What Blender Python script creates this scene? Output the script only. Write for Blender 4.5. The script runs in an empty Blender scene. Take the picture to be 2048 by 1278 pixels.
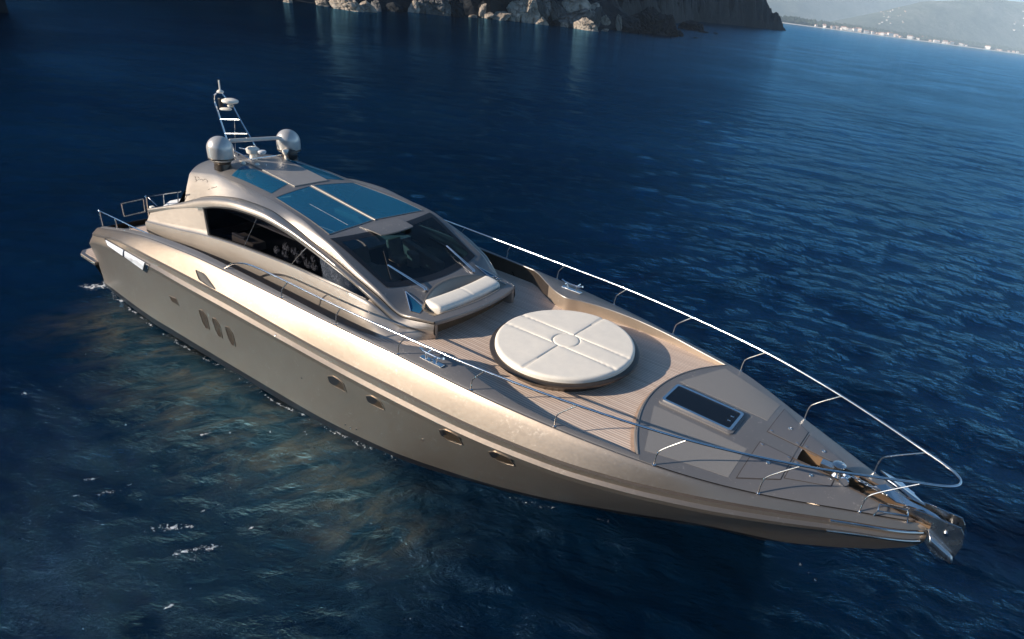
import bpy, bmesh, math, random
import numpy as np
from mathutils import Vector, Matrix
from mathutils.bvhtree import BVHTree
from mathutils.noise import noise as mnoise, fractal, voronoi

random.seed(7); rng = np.random.RandomState(11)
SC = bpy.context.scene
COL = SC.collection
WL = 3.3                       # height of the yacht's own origin above the water (water is z = 0)

# ------------------------------------------------------------------ camera
FPX, CX, CY = 1270.43, 1247.70, 623.30          # in pixels of the 2048 x 1278 photograph
HY, HS, YAW = -30.706, 0.1334378, math.radians(117.7423)
CAM = np.array([9.476, -14.466, 10.0 + WL])
def cam_rows():
    a = np.array([1024 - CX, -(HY - CY), -FPX]); b = np.array([2024 - CX, -(HY + 1000*HS - CY), -FPX])
    n = np.cross(a, b); n /= np.linalg.norm(n)
    if n[1] < 0: n = -n
    fw = np.array([0, 0, -1.]); h = fw - n*(fw @ n); h /= np.linalg.norm(h); r = np.cross(h, n)
    Wh = np.array([math.cos(YAW), math.sin(YAW), 0]); Wr = np.array([math.sin(YAW), -math.cos(YAW), 0])
    return np.outer(h, Wh) + np.outer(r, Wr) + np.outer(n, [0, 0, 1.])
RC = cam_rows()
cd = bpy.data.cameras.new('camera'); co = bpy.data.objects.new('camera', cd); COL.objects.link(co)
co.matrix_world = Matrix.Translation(Vector(CAM)) @ Matrix([list(map(float, r)) for r in RC.T]).to_4x4()
cd.sensor_width = 36; cd.lens = FPX/2048*36
cd.shift_x = (1024 - CX)/2048; cd.shift_y = (CY - 639)/2048
cd.clip_start = 0.3; cd.clip_end = 60000
SC.camera = co
def ray(px):
    d = RC.T @ np.array([px[0] - CX, -(px[1] - CY), -FPX]); return d/np.linalg.norm(d)
def at_z(px, z):                                 # world point on a level plane
    d = ray(px); return CAM + d*((z - CAM[2])/d[2])
def at_y(px, y):
    d = ray(px); return CAM + d*((y - CAM[1])/d[1])

# ------------------------------------------------------------------ light
SUN_AZ, SUN_EL = math.radians(230), math.radians(22.5)
w = bpy.data.worlds.new('World'); SC.world = w; w.use_nodes = True
nt = w.node_tree; nt.nodes.clear()
sky = nt.nodes.new('ShaderNodeTexSky'); sky.sky_type = 'NISHITA'; sky.sun_disc = False
sky.sun_elevation = SUN_EL; sky.sun_rotation = math.pi/2 - SUN_AZ; sky.altitude = 10
sky.air_density = .9; sky.dust_density = .9; sky.ozone_density = 6.0
bg = nt.nodes.new('ShaderNodeBackground'); bg.inputs[1].default_value = 0.075
wo = nt.nodes.new('ShaderNodeOutputWorld'); hs_ = nt.nodes.new('ShaderNodeHueSaturation'); hs_.inputs['Saturation'].default_value = 1.08; hs_.inputs['Hue'].default_value = .49; nt.links.new(sky.outputs[0], hs_.inputs['Color']); nt.links.new(hs_.outputs[0], bg.inputs[0]); nt.links.new(bg.outputs[0], wo.inputs[0])
sd = bpy.data.lights.new('sun', 'SUN'); so = bpy.data.objects.new('sun', sd); COL.objects.link(so)
sd.energy = 4.5; sd.angle = math.radians(0.55); sd.color = (1.0, 0.87, 0.72)
sv = Vector((math.cos(SUN_AZ)*math.cos(SUN_EL), math.sin(SUN_AZ)*math.cos(SUN_EL), math.sin(SUN_EL)))
so.rotation_euler = sv.to_track_quat('Z', 'Y').to_euler(); so.location = (0, -40, 60)
vs = SC.view_settings; vs.view_transform = 'Standard'; vs.look = 'None'; vs.exposure = 0.82; vs.gamma = 1
SC.render.resolution_x = 1024; SC.render.resolution_y = 639

# ------------------------------------------------------------------ materials
class N:
    def __init__(s, name):
        s.m = bpy.data.materials.new(name); s.m.use_nodes = True; s.t = s.m.node_tree
        s.b = s.t.nodes['Principled BSDF']; s.o = s.t.nodes['Material Output']
    def n(s, typ, **kw):
        x = s.t.nodes.new(typ)
        for k, v in kw.items():
            if k.startswith('i_'):
                k = k[2:]; k = int(k) if k.isdigit() else k
                x.inputs[k].default_value = v
            else: setattr(x, k, v)
        return x
    def l(s, a, b): s.t.links.new(a, b)
    def tc(s, scale=(1, 1, 1), rot=(0, 0, 0), out='Object'):
        t = s.n('ShaderNodeTexCoord'); q = s.n('ShaderNodeMapping'); q.inputs['Rotation'].default_value = rot; s.l(t.outputs[out], q.inputs[0])
        m = s.n('ShaderNodeMapping'); m.inputs['Scale'].default_value = scale
        s.l(q.outputs[0], m.inputs[0]); return m.outputs[0]
    def noise(s, co_, scale, det=4, rough=.55, dist=0):
        x = s.n('ShaderNodeTexNoise'); x.inputs['Scale'].default_value = scale; x.inputs['Detail'].default_value = det
        x.inputs['Roughness'].default_value = rough; x.inputs['Distortion'].default_value = dist
        s.l(co_, x.inputs['Vector']); return x.outputs['Fac']
    def ramp(s, f, stops):
        r = s.n('ShaderNodeValToRGB'); e = r.color_ramp.elements
        while len(e) < len(stops): e.new(.5)
        for k, (p, c) in enumerate(stops):
            e[k].position = p; e[k].color = tuple(c)+(1,) if len(c) == 3 else c
        s.l(f, r.inputs[0]); return r.outputs[0]
    def mixc(s, f, a, b):
        m = s.n('ShaderNodeMix', data_type='RGBA')
        if isinstance(f, (int, float)): m.inputs[0].default_value = f
        else: s.l(f, m.inputs[0])
        for i, v in ((6, a), (7, b)):
            if isinstance(v, (tuple, list)): m.inputs[i].default_value = tuple(v)+(1,)
            else: s.l(v, m.inputs[i])
        return m.outputs[2]
    def math(s, op, a, b=0.0, c=None, clamp=False):
        m = s.n('ShaderNodeMath', operation=op, use_clamp=clamp)
        for i, v in ((0, a), (1, b), (2, c)):
            if v is None: continue
            if isinstance(v, (int, float)): m.inputs[i].default_value = v
            else: s.l(v, m.inputs[i])
        return m.outputs[0]
    def bump(s, h, strength=.3, dist=.02, prev=None):
        b = s.n('ShaderNodeBump'); b.inputs['Strength'].default_value = strength; b.inputs['Distance'].default_value = dist
        s.l(h, b.inputs['Height'])
        if prev is not None: s.l(prev, b.inputs['Normal'])
        return b.outputs[0]
def set_in(b, **kw):
    for k, v in kw.items():
        k = k.replace('_', ' ')
        if isinstance(v, (tuple, list)) and len(v) == 3: v = tuple(v)+(1,)
        b.inputs[k].default_value = v
def plain(name, col, rough=.5, metal=0., coat=0., var=.12, nscale=3., bumpd=0.):
    a = N(name); c = a.tc(); f = a.noise(c, nscale, 5)
    lo = tuple(x*(1-var) for x in col); hi = tuple(min(1, x*(1+var)) for x in col)
    a.l(a.ramp(f, [(.3, lo), (.7, hi)]), a.b.inputs['Base Color'])
    set_in(a.b, Roughness=rough, Metallic=metal, Coat_Weight=coat)
    a.b.inputs['Coat Roughness'].default_value = .08
    a.l(a.math('MULTIPLY_ADD', f, .12, rough - .06), a.b.inputs['Roughness'])
    if bumpd: a.l(a.bump(a.noise(c, nscale*8, 4), .4, bumpd), a.b.inputs['Normal'])
    return a.m
def paint(name, col, rough, metal, coat=.35):
    a = N(name); c = a.tc()
    f = a.noise(c, .7, 6, .6); g = a.noise(c, 14, 4, .6)
    base = a.ramp(f, [(.25, tuple(x*.93 for x in col)), (.75, tuple(x*1.06 for x in col))])
    salt = a.ramp(a.math('MULTIPLY', a.noise(c, 2.3, 8, .72), g), [(.335, (0, 0, 0)), (.42, (1, 1, 1))])
    a.l(a.mixc(a.math('MULTIPLY', salt, .35), base, (.62, .56, .48)), a.b.inputs['Base Color'])
    set_in(a.b, Metallic=metal, Coat_Weight=coat); a.b.inputs['Coat Roughness'].default_value = .1
    a.l(a.math('MULTIPLY_ADD', g, .14, rough - .07), a.b.inputs['Roughness'])
    a.l(a.bump(a.noise(c, 1.1, 2), .25, .02), a.b.inputs['Normal'])
    return a.m
M = {}
M['hull'] = paint('bronze_hull_paint', (.350, .290, .235), .38, .84, .2)
M['cabin'] = paint('bronze_cabin_paint', (.43, .385, .340), .38, .80, .08)
M['inner'] = paint('bronze_bulwark_paint', (.40, .315, .24), .42, .55)
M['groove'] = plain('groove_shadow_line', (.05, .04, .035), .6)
M['boot'] = plain('black_antifouling', (.008, .008, .01), .35)
M['grey'] = paint('grey_deck_paint', (.215, .205, .20), .42, .45, .1)
M['roofpanel'] = paint('light_roof_panel', (.36, .335, .31), .45, .35, .1)
M['lid'] = plain('grey_nonskid', (.18, .175, .18), .55, .3, 0, .1, 60, .0006)
M['steel'] = plain('polished_steel', (.80, .80, .80), .13, 1., 0, .04)
M['steelrough'] = plain('brushed_steel', (.66, .66, .65), .26, 1., 0, .03, 4)
M['white'] = plain('white_vinyl', (.85, .785, .68), .5, 0, 0, .03, 6, .001)
M['whitefab'] = plain('white_fabric', (.72, .72, .72), .8, 0, 0, .08, 8, .004)
M['seatshell'] = paint('bronze_seat_shell', (.30, .25, .20), .35, .6)
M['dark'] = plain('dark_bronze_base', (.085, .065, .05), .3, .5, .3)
M['black'] = plain('black_plastic', (.012, .012, .014), .35)
M['dome'] = plain('champagne_dome', (.62, .59, .55), .32, .42, .3, .05)
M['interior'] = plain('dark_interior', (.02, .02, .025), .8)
M['beige'] = plain('beige_leather', (.50, .40, .29), .6)
M['recess'] = plain('recessed_window_shade', (.045, .032, .020), .3)
M['brown'] = plain('brown_locker_lining', (.16, .10, .055), .6)
M['mark'] = plain('grey_lettering', (.12, .10, .085), .4)
def glassy(name, col, rough=.03, bumpd=0):
    a = N(name); set_in(a.b, Base_Color=col, Roughness=rough, IOR=1.52)
    c = a.tc(); a.l(a.bump(a.noise(c, .8, 3), .15, .02), a.b.inputs['Normal'])
    return a.m
M['glassdark'] = glassy('dark_window_glass', (.004, .005, .008))
M['glassblue'] = glassy('blue_tinted_glass', (.012, .085, .17), .06)
M['glasssky'] = glassy('painted_sky_glass', (.74, .77, .82), .3)  # reflected sky painted as a pale base colour
def tinted(nm='tinted_windscreen_glass', tc_=(.48, .52, .55, 1)):
    a = N(nm); a.t.nodes.remove(a.b)
    tr = a.n('ShaderNodeBsdfTransparent'); tr.inputs[0].default_value = tc_
    gl = a.n('ShaderNodeBsdfGlossy'); gl.inputs['Roughness'].default_value = .03
    fr = a.n('ShaderNodeFresnel'); fr.inputs[0].default_value = 1.5
    mx = a.n('ShaderNodeMixShader'); a.l(a.math('MULTIPLY_ADD', fr.outputs[0], 1.0, .01), mx.inputs[0]); a.l(tr.outputs[0], mx.inputs[1]); a.l(gl.outputs[0], mx.inputs[2])
    a.l(mx.outputs[0], a.o.inputs[0]); return a.m
M['tint'] = tinted()
M['tintblue'] = tinted('blue_tinted_roof_glass', (.10, .42, .66, 1))
def roofglass():
    a = N('blue_roof_glass'); set_in(a.b, Base_Color=(.016, .15, .29), Roughness=.05); tr = a.n('ShaderNodeBsdfTransparent'); tr.inputs[0].default_value = (.18, .50, .72, 1)
    mx = a.n('ShaderNodeMixShader'); mx.inputs[0].default_value = .42; a.l(a.b.outputs[0], mx.inputs[1]); a.l(tr.outputs[0], mx.inputs[2]); a.l(mx.outputs[0], a.o.inputs[0]); return a.m
M['tintblue'] = roofglass()
M['sideglass'] = tinted('smoked_side_glass', (.26, .27, .31, 1))
def glint_pattern():
    a = N('cushion_glint_cloth'); c = a.tc(); v = a.n('ShaderNodeTexVoronoi'); v.inputs['Scale'].default_value = 9; a.l(c, v.inputs['Vector'])
    a.l(a.ramp(a.noise(c, 6, 4, .6, 1.5), [(.47, (.02, .02, .02)), (.53, (.85, .82, .78))]), a.b.inputs['Base Color']); set_in(a.b, Roughness=.8); return a.m
M['glint_pattern'] = glint_pattern()
M['saloon'] = plain('pale_saloon_floor', (.55, .50, .44), .7)
M['pinkwood'] = plain('rosy_table_top', (.60, .38, .36), .5)
def teak():
    a = N('teak_planks'); c = a.tc()
    sp = a.n('ShaderNodeSeparateXYZ'); a.l(c, sp.inputs[0])
    u = a.math('DIVIDE', sp.outputs[1], .085); fr = a.math('FRACT', a.math('ADD', u, 500))
    line = a.math('LESS_THAN', fr, .15)
    pid = a.math('FLOOR', u)
    wn = a.n('ShaderNodeTexWhiteNoise', noise_dimensions='1D'); a.l(pid, wn.inputs['W'])
    gr = a.noise(a.tc((1.2, 16, 1)), 2.5, 5)
    tone = a.math('ADD', a.math('MULTIPLY', wn.outputs[0], .45), a.math('MULTIPLY', gr, .6))
    base = a.ramp(tone, [(.2, (.54, .40, .31)), (.5, (.66, .51, .41)), (.9, (.74, .60, .49))])
    big = a.noise(c, .5, 3)
    base = a.mixc(a.math('MULTIPLY', big, .35), base, (.56, .46, .39))
    a.l(a.mixc(a.math('MULTIPLY', line, .9), base, (.09, .065, .05)), a.b.inputs['Base Color'])
    set_in(a.b, Roughness=.6); return a.m
M['teak'] = teak()
M['teaktrim'] = plain('teak_margin', (.50, .34, .24), .6, 0, 0, .15, 6)

# ------------------------------------------------------------------ mesh helpers
def meshobj(name, V, F, mat, parent=None, smooth=True, mats=None, midx=None, link=True):
    me = bpy.data.meshes.new(name); me.from_pydata([tuple(map(float, v)) for v in V], [], [tuple(f) for f in F])
    ms = mats or [mat]
    for m in ms: me.materials.append(M[m] if isinstance(m, str) else m)
    if midx is not None: me.polygons.foreach_set('material_index', midx)
    me.polygons.foreach_set('use_smooth', [bool(smooth)]*len(me.polygons)); me.update()
    o = bpy.data.objects.new(name, me)
    if link: COL.objects.link(o)
    if parent is not None: o.parent = parent
    return o
def recalc(o):
    bm = bmesh.new(); bm.from_mesh(o.data); bmesh.ops.recalc_face_normals(bm, faces=bm.faces[:]); bm.to_mesh(o.data); bm.free(); return o
def bevel(o, wd, seg=2):
    m = o.modifiers.new('bevel', 'BEVEL'); m.width = wd; m.segments = seg; m.limit_method = 'ANGLE'; m.angle_limit = math.radians(35); return o
def autosmooth(o, ang=35):
    bm = bmesh.new(); bm.from_mesh(o.data); a = math.radians(ang)
    for e in bm.edges:
        if len(e.link_faces) == 2 and e.calc_face_angle(0) > a: e.smooth = False
    bm.to_mesh(o.data); bm.free(); return o
def tag(o, label=None, cat=None, group=None, kind=None):
    if label: o['label'] = label
    if cat: o['category'] = cat
    if group: o['group'] = group
    if kind: o['kind'] = kind
    return o
def empty(name, loc=(0, 0, 0)):
    o = bpy.data.objects.new(name, None); COL.objects.link(o); o.location = loc; o.empty_display_size = .3; return o
class G:                                           # geometry collector for one mesh
    def __init__(s): s.V = []; s.F = []
    def add(s, V, F):
        b = len(s.V); s.V += [tuple(map(float, v)) for v in V]; s.F += [tuple(b+i for i in f) for f in F]; return s
    def grid(s, rows, close=False):
        n = len(rows[0]); V = [p for r in rows for p in r]; F = []
        for i in range(len(rows)-1):
            for j in range(n-1 + (1 if close else 0)):
                k = (j+1) % n; F.append((i*n+j, i*n+k, (i+1)*n+k, (i+1)*n+j))
        return s.add(V, F)
    def box(s, c, d, rz=0, ry=0):
        R = Matrix.Rotation(rz, 3, 'Z') @ Matrix.Rotation(ry, 3, 'Y'); V = []
        for x in (-.5, .5):
            for y in (-.5, .5):
                for z in (-.5, .5): V.append(Vector(c) + R @ Vector((x*d[0], y*d[1], z*d[2])))
        return s.add(V, [(0, 1, 3, 2), (4, 6, 7, 5), (0, 4, 5, 1), (2, 3, 7, 6), (0, 2, 6, 4), (1, 5, 7, 3)])
    def tube(s, P, r, n=10, cap=True, sub=0):
        P = [Vector(p) for p in P]
        if sub: P = smooth_path(P, sub)
        R = r if isinstance(r, (list, tuple)) else [r]*len(P)
        if len(R) != len(P): R = list(np.interp(np.linspace(0, 1, len(P)), np.linspace(0, 1, len(R)), R))
        t0 = (P[1]-P[0]).normalized(); u = t0.orthogonal().normalized(); rows = []
        for i, p in enumerate(P):
            t = (P[min(i+1, len(P)-1)] - P[max(i-1, 0)]).normalized()
            u = (u - t*u.dot(t)).normalized(); v = t.cross(u)
            rows.append([p + (u*math.cos(a) + v*math.sin(a))*R[i] for a in [2*math.pi*k/n for k in range(n)]])
        b = len(s.V); s.grid(rows, True)
        if cap: s.F.append(tuple(b+k for k in range(n))[::-1]); s.F.append(tuple(b+(len(P)-1)*n+k for k in range(n)))
        return s
    def lathe(s, c, prof, n=40, axis='Z', cap=True):
        rows = []
        for r, h in prof:
            row = []
            for k in range(n):
                a = 2*math.pi*k/n; p = (r*math.cos(a), r*math.sin(a), h)
                if axis == 'X': p = (h, p[0], p[1])
                if axis == 'Y': p = (p[0], h, p[1])
                row.append((c[0]+p[0], c[1]+p[1], c[2]+p[2]))
            rows.append(row)
        b = len(s.V); s.grid(rows, True)
        if cap: s.F.append(tuple(b+k for k in range(n))[::-1]); s.F.append(tuple(b+(len(prof)-1)*n+k for k in range(n)))
        return s
    def prism(s, P, z0, z1):                         # P list of (x, y)
        n = len(P); V = [(x, y, z0) for x, y in P] + [(x, y, z1) for x, y in P]
        return s.add(V, [tuple(range(n))[::-1], tuple(range(n, 2*n))] + [(i, (i+1) % n, n+(i+1) % n, n+i) for i in range(n)])
    def build(s, name, mat, parent=None, smooth=True, auto=35):
        o = meshobj(name, s.V, s.F, mat, parent, smooth); recalc(o)
        if smooth: autosmooth(o, auto)
        return o
def smooth_path(P, sub):
    out = []
    for i in range(len(P)-1):
        a, b, c_, d = P[max(i-1, 0)], P[i], P[i+1], P[min(i+2, len(P)-1)]
        for k in range(sub):
            t = k/sub
            out.append(.5*((2*b) + (-a+c_)*t + (2*a-5*b+4*c_-d)*t*t + (-a+3*b-3*c_+d)*t**3))
    out.append(P[-1]); return out
def pch(X, Yv):
    X = np.array(X, float); Yv = np.array(Yv, float); h = np.diff(X); dl = np.diff(Yv)/h; m = np.zeros(len(X))
    m[0] = dl[0]; m[-1] = dl[-1]
    for i in range(1, len(X)-1):
        if dl[i-1]*dl[i] > 0:
            w1 = 2*h[i]+h[i-1]; w2 = h[i]+2*h[i-1]; m[i] = (w1+w2)/(w1/dl[i-1]+w2/dl[i])
    def f(x):
        x = np.clip(x, X[0], X[-1]); i = np.clip(np.searchsorted(X, x)-1, 0, len(X)-2); t = (x-X[i])/h[i]
        return (2*t**3-3*t*t+1)*Yv[i] + (t**3-2*t*t+t)*h[i]*m[i] + (-2*t**3+3*t*t)*Yv[i+1] + (t**3-t*t)*h[i]*m[i+1]
    return f
class Line:                                        # a starboard line given by (x, |y|, z) control points
    def __init__(s, P):
        P = sorted(P); s.x0, s.x1 = P[0][0], P[-1][0]
        s.y = pch([p[0] for p in P], [p[1] for p in P]); s.z = pch([p[0] for p in P], [p[2] for p in P])
    def t(s, t):
        x = s.x0 + (s.x1-s.x0)*t; return np.array([x, -float(s.y(x)), float(s.z(x))])
    def at(s, x): return np.array([x, -float(s.y(x)), float(s.z(x))])
def mir(V, F): return [(v[0], -v[1], v[2]) for v in V], [tuple(f[::-1]) for f in F]
def both(g):                                       # add the port mirror image to a starboard collector
    V, F = mir(g.V, g.F); h = G(); h.add(g.V, g.F); h.add(V, F); return h

# ================================================================== THE YACHT
yacht = empty('yacht', (0, 0, WL))
tag(yacht, 'long bronze motor yacht with arched cabin and round white sunpad on its foredeck', 'yacht')
Y = yacht
L_G = Line([(-21.4, 3.45, -1.1), (-21.0, 3.58, -.95), (-20.1, 3.66, -.74), (-18.4, 3.73, -.36), (-16.2, 3.84, .02), (-14.5, 3.91, .2), (-12.7, 3.94, .32), (-10, 3.95, .36),
            (-8.5, 3.94, .35), (-6.4, 3.91, .31), (-3.1, 3.8, .25), (-.5, 3.67, .15), (2.1, 3.38, .02), (4.8, 2.9, -.1), (7.2, 1.97, -.3), (9.4, .92, -.36), (10.4, .44, -.39), (11.0, .1, -.40)])
L_1 = Line([(-21.65, 3.65, -1.4), (-20.9, 3.9, -1.12), (-20.3, 4.0, -.98), (-17.8, 4.16, -.5), (-15.35, 4.28, -.36), (-13.5, 4.32, -.31), (-11.2, 4.35, -.28), (-8.8, 4.35, -.35), (-5.5, 4.28, -.5),
            (-3.2, 4.2, -.53), (-.3, 4.04, -.61), (2.24, 3.74, -.62), (4.17, 3.33, -.57), (5.7, 2.84, -.53), (7.1, 2.25, -.52), (9.3, 1.15, -.54), (10.5, .56, -.54), (11.0, .2, -.54)])
L_2 = Line([(-21.9, 3.75, -1.9), (-20.5, 4.05, -1.4), (-18, 4.28, -1.0), (-14.8, 4.4, -.83), (-13.1, 4.43, -.86), (-9.75, 4.45, -.88), (-7.8, 4.43, -.91), (-5.5, 4.38, -.99), (-3.6, 4.32, -1.06),
            (-1.1, 4.18, -1.12), (.2, 4.06, -1.14), (2.35, 3.76, -1.12), (4.3, 3.36, -1.0), (6.07, 2.82, -.9), (7.7, 2.1, -.86), (9.5, 1.13, -.85), (10.6, .55, -.85), (11.0, .25, -.85)])
L_W = Line([(-20.4, 4.1, -3.3), (-15.3, 4.42, -3.3), (-11.4, 4.42, -3.3), (-7.2, 4.4, -3.3), (-3.9, 4.15, -3.3), (-1.3, 3.6, -3.3), (1.1, 2.85, -3.3), (3.1, 1.95, -3.3), (5.3, .88, -3.3), (7.4, .03, -3.3)])
def hull_section(t):
    g, a, b, wl = L_G.t(t), L_1.t(t), L_2.t(t), L_W.t(t)
    rf = float(np.clip((a[0]+19.5)/4.5, 0, 1)); rf = rf*rf*(3-2*rf)
    r = [g]
    for q_, o1, o2 in ((.04, .026, .010), (.11, .034, .014), (.30, .032, .014), (.60, .024, .010), (.92, .006, .002)):
        r.append(g + (a-g)*q_ + np.array([0, -o1*min(1, abs(g[1])/.5), o2]))
    r.append(a + np.array([0, .0, .005])); sgn = min(1, abs(a[1])/.4)*(.12+.88*rf)
    r.append(a + np.array([0, .045*sgn, -.03])); r.append(a + np.array([0, -.02*sgn, -.075]))
    r.append(a + (b-a)*.50 + np.array([0, .02*sgn, 0])); r.append(a + (b-a)*.66 + np.array([0, -.07*sgn, 0])); r.append(b + np.array([0, -.01*sgn, .03])); r.append(b)
    b2 = b + np.array([0, .09*sgn, -.06]); r.append(b2)
    bow = max(0, (t-.45)/.55)
    for s in (.06, .18, .38, .6, .8, .90):
        p = b2 + (wl-b2)*s; p[0] = b2[0] + (wl[0]-b2[0])*(s**(1+.45*bow))
        k = (1-s); yl = abs(wl[1]) + (abs(b2[1])-abs(wl[1]))*(k**(1+1.1*bow))
        bulge = -.05*math.sin(math.pi*s)*(1-bow)
        p[1] = -(yl+bulge); r.append(p)
    r.append(wl.copy()); k = wl + np.array([-.1, 0, -.5]); k[1] *= .9; r.append(k); k2 = wl + np.array([-.4, 0, -1.0]); k2[1] = 0; r.append(k2)
    return r
NT = 150
secs = [hull_section(t) for t in np.linspace(0, 1, NT)]
nr = len(secs[0]); g = G(); g.grid(secs)
midx = []
for i in range(NT-1):
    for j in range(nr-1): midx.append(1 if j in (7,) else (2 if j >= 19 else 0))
h = both(g)
V0, V1 = secs[0], [(p[0], -p[1], p[2]) for p in secs[0]]
h.grid([V0, V1]); midx2 = midx*2 + [0]*(nr-1)
VN, VM = secs[-1], [(p[0], -p[1], p[2]) for p in secs[-1]]
h.grid([VN, VM]); midx2 += [0]*(nr-1)
hull = meshobj('hull', h.V, h.F, None, Y, True, ['hull', 'groove', 'boot'], midx2)
recalc(hull); autosmooth(hull, 20)

# gunwale cap, bulwark
yin = pch([-20.6, -6.0, -4.3, -4.07, -3.14, -2.45, -2.0, -1.5, -.76, 0, .8, 1.6, 2.3, 3.2, 4.4], [3.45, 3.76, 3.75, 3.68, 3.17, 2.84, 2.74, 2.92, 3.12, 3.22, 3.27, 3.24, 3.17, 3.02, 2.83])
zd = pch([-21.6, -19, -17.5, -15, -8, 0, 3, 4.6, 11], [-1.35, -1.1, -.6, -.36, -.27, -.25, -.21, -.16, -.16])
def yinf(x): return min(float(yin(x)), abs(L_G.at(x)[1]) - .07)
xs = np.concatenate([np.linspace(-20.9, -4.6, 60), np.linspace(-4.5, 1.5, 90), np.linspace(1.7, 4.75, 30)])
rows = []
for x in xs:
    gp = L_G.at(x); yi = yinf(x); d = min(.03, (abs(gp[1])-yi)*.3)
    rows.append([(x, gp[1]+.004, gp[2]-.01), (x, gp[1]+d, gp[2]+.02), (x, -yi-.015, gp[2]+.025), (x, -yi, gp[2]+.0)])
g = G(); g.grid(rows); both(g).build('gunwale_cap', 'grey', Y, auto=50)
rows = []
for x in xs:
    gp = L_G.at(x); yi = yinf(x); rows.append([(x, -yi-.001, gp[2]+.004), (x, -yi+.01, (gp[2]+float(zd(x)))/2), (x, -yi+.02, float(zd(x))-.05)])
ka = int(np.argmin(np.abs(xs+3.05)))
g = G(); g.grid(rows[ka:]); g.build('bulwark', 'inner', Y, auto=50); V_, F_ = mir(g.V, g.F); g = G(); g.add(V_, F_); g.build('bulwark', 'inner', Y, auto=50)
g = G(); g.grid(rows[:ka+1]); both(g).build('dark_bulwark', 'dark', Y, auto=50)  # same bulwark face aft of the corner, in the dark material
# teak deck
xs2 = np.concatenate([np.linspace(-21.3, -5, 60), np.linspace(-4.9, 1.5, 60), np.linspace(1.7, 4.7, 20)])
rows = [[(x, -(yinf(max(x, -20.9))+.03)*v, float(zd(x)) + .03*(1-v*v)) for v in np.linspace(-1, 1, 21)] for x in xs2]
g = G(); g.grid(rows); g.build('teak_deck', 'teak', Y)
# foredeck
def xarc(y): return 3.25 + .125*y*y
zcen = pch([3.0, 4.7, 6, 7.5, 9.4, 11], [.04, .01, -.02, -.10, -.24, -.36])
def zfore(x, v):
    zg = float(L_G.z(min(x, 11))) + .02; return zg + (float(zcen(x))-zg)*(1-abs(v)**2.2)
well_x0, well_x1 = 7.56, 10.9
def in_well(x, y):
    if x < 7.6: return False
    hw = np.interp(x, [7.6, 8.5, 9.1, 10.6, 11.2], [.26, .24, .30, .27, .2]); return abs(y) < hw
rows = []; vv = np.linspace(-1, 1, 97)
NX = 170
for i in range(NX):
    row = []
    for v in vv:
        u = i/(NX-1); x0 = xarc(v*3.05); x = x0 + (11.0-x0)*u; row.append((x, v*(abs(L_G.at(x)[1])-.004), zfore(x, v)))
    rows.append(row)
n = len(vv); V = [p for r in rows for p in r]; F = []
for i in range(NX-1):
    for j in range(n-1):
        f = (i*n+j, i*n+j+1, (i+1)*n+j+1, (i+1)*n+j); cx = sum(V[k][0] for k in f)/4; cy = sum(V[k][1] for k in f)/4
        if not in_well(cx, cy): F.append(f)
g = G(); g.add(V, F)
g.grid([[(p[0]-.0, p[1], p[2]) for p in rows[0]], [(p[0]-.03, p[1], p[2]-.03) for p in rows[0]], [(p[0]-.035, p[1], float(zd(p[0]))-.03) for p in rows[0]]])
g.build('foredeck', 'grey', Y, auto=50)
def fz(x, y):
    yg = abs(L_G.at(min(x, 11))[1]); return zfore(x, min(1, abs(y)/max(yg, .05)))
# teak margin board along the arc
P1 = []; P2 = []
for y in np.linspace(-2.82, 2.82, 60):
    P1.append((xarc(y)-.035, y, float(zd(xarc(y)))+.036)); P2.append((xarc(y)-.15, y, float(zd(xarc(y)))+.036))
g = G(); g.grid([P1, P2]); g.build('teak_margin', 'teaktrim', Y)
# raised foredeck border lip following the arc
g = G(); g.tube([(xarc(y)+.03, y, fz(xarc(y)+.05, y)+.004) for y in np.linspace(-2.85, 2.85, 60)], .02, 8); g.build('foredeck_lip', 'grey', Y)

def deck_plate(poly, th, off=0.0, n=14):           # 4 corner plate following the camber of the foredeck
    a, b, c_, d = [np.array(p) for p in poly]; top = []
    for i in range(n+1):
        row = []
        for j in range(n+1):
            s, t = i/n, j/n; p = (a*(1-s)+b*s)*(1-t) + (d*(1-s)+c_*s)*t
            row.append((p[0], p[1], fz(p[0], p[1]) + off + th))
        top.append(row)
    g = G(); g.grid(top)
    rim = top[0] + [r[-1] for r in top[1:]] + top[-1][-2::-1] + [r[0] for r in top[-2:0:-1]]
    g.grid([rim, [(p[0], p[1], p[2]-th-.01) for p in rim]], True); return g
for sgn in (1, -1):
    lidg = lambda P: deck_plate([(x, sgn*y) for x, y in P], .014)
    for nm, P in (('locker_lid', [(6.60, .30), (7.50, .30), (7.50, 1.23), (6.60, 1.88)]), ('locker_lid', [(7.58, .34), (8.62, .34), (8.62, .62), (7.58, 1.12)])):
        # a dark seam under the lid, then the lid
        cx = sum(p[0] for p in P)/4; cy = sum(p[1] for p in P)/4
        big = [(cx+(x-cx)*1.045, cy+(y-cy)*1.05) for x, y in P]
        s = deck_plate([(x, sgn*y) for x, y in big], .004).build('locker_seam', 'groove', Y, False)
        o = lidg(P).build(nm, 'lid', Y, False)
        g = G(); g.lathe((cx, sgn*cy, fz(cx, cy)+.012), [(.0, .012), (.03, .012), (.032, .016), (.055, .016), (.06, 0)], 20); g.build('lid_latch', 'steelrough', o)
        for hx, hy in ((P[0][0]+.08, P[0][1]+.08), (P[1][0]-.08, P[1][1]+.08)):
            q = G(); q.box((hx, sgn*hy, fz(hx, hy)+.025), (.07, .03, .02)); bevel(q.build('hinge', 'steel', o, False), .004)
M['skid'] = plain('light_nonskid_panel', (.275, .26, .245), .6, .3, 0, .12, 70, .0008)
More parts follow.
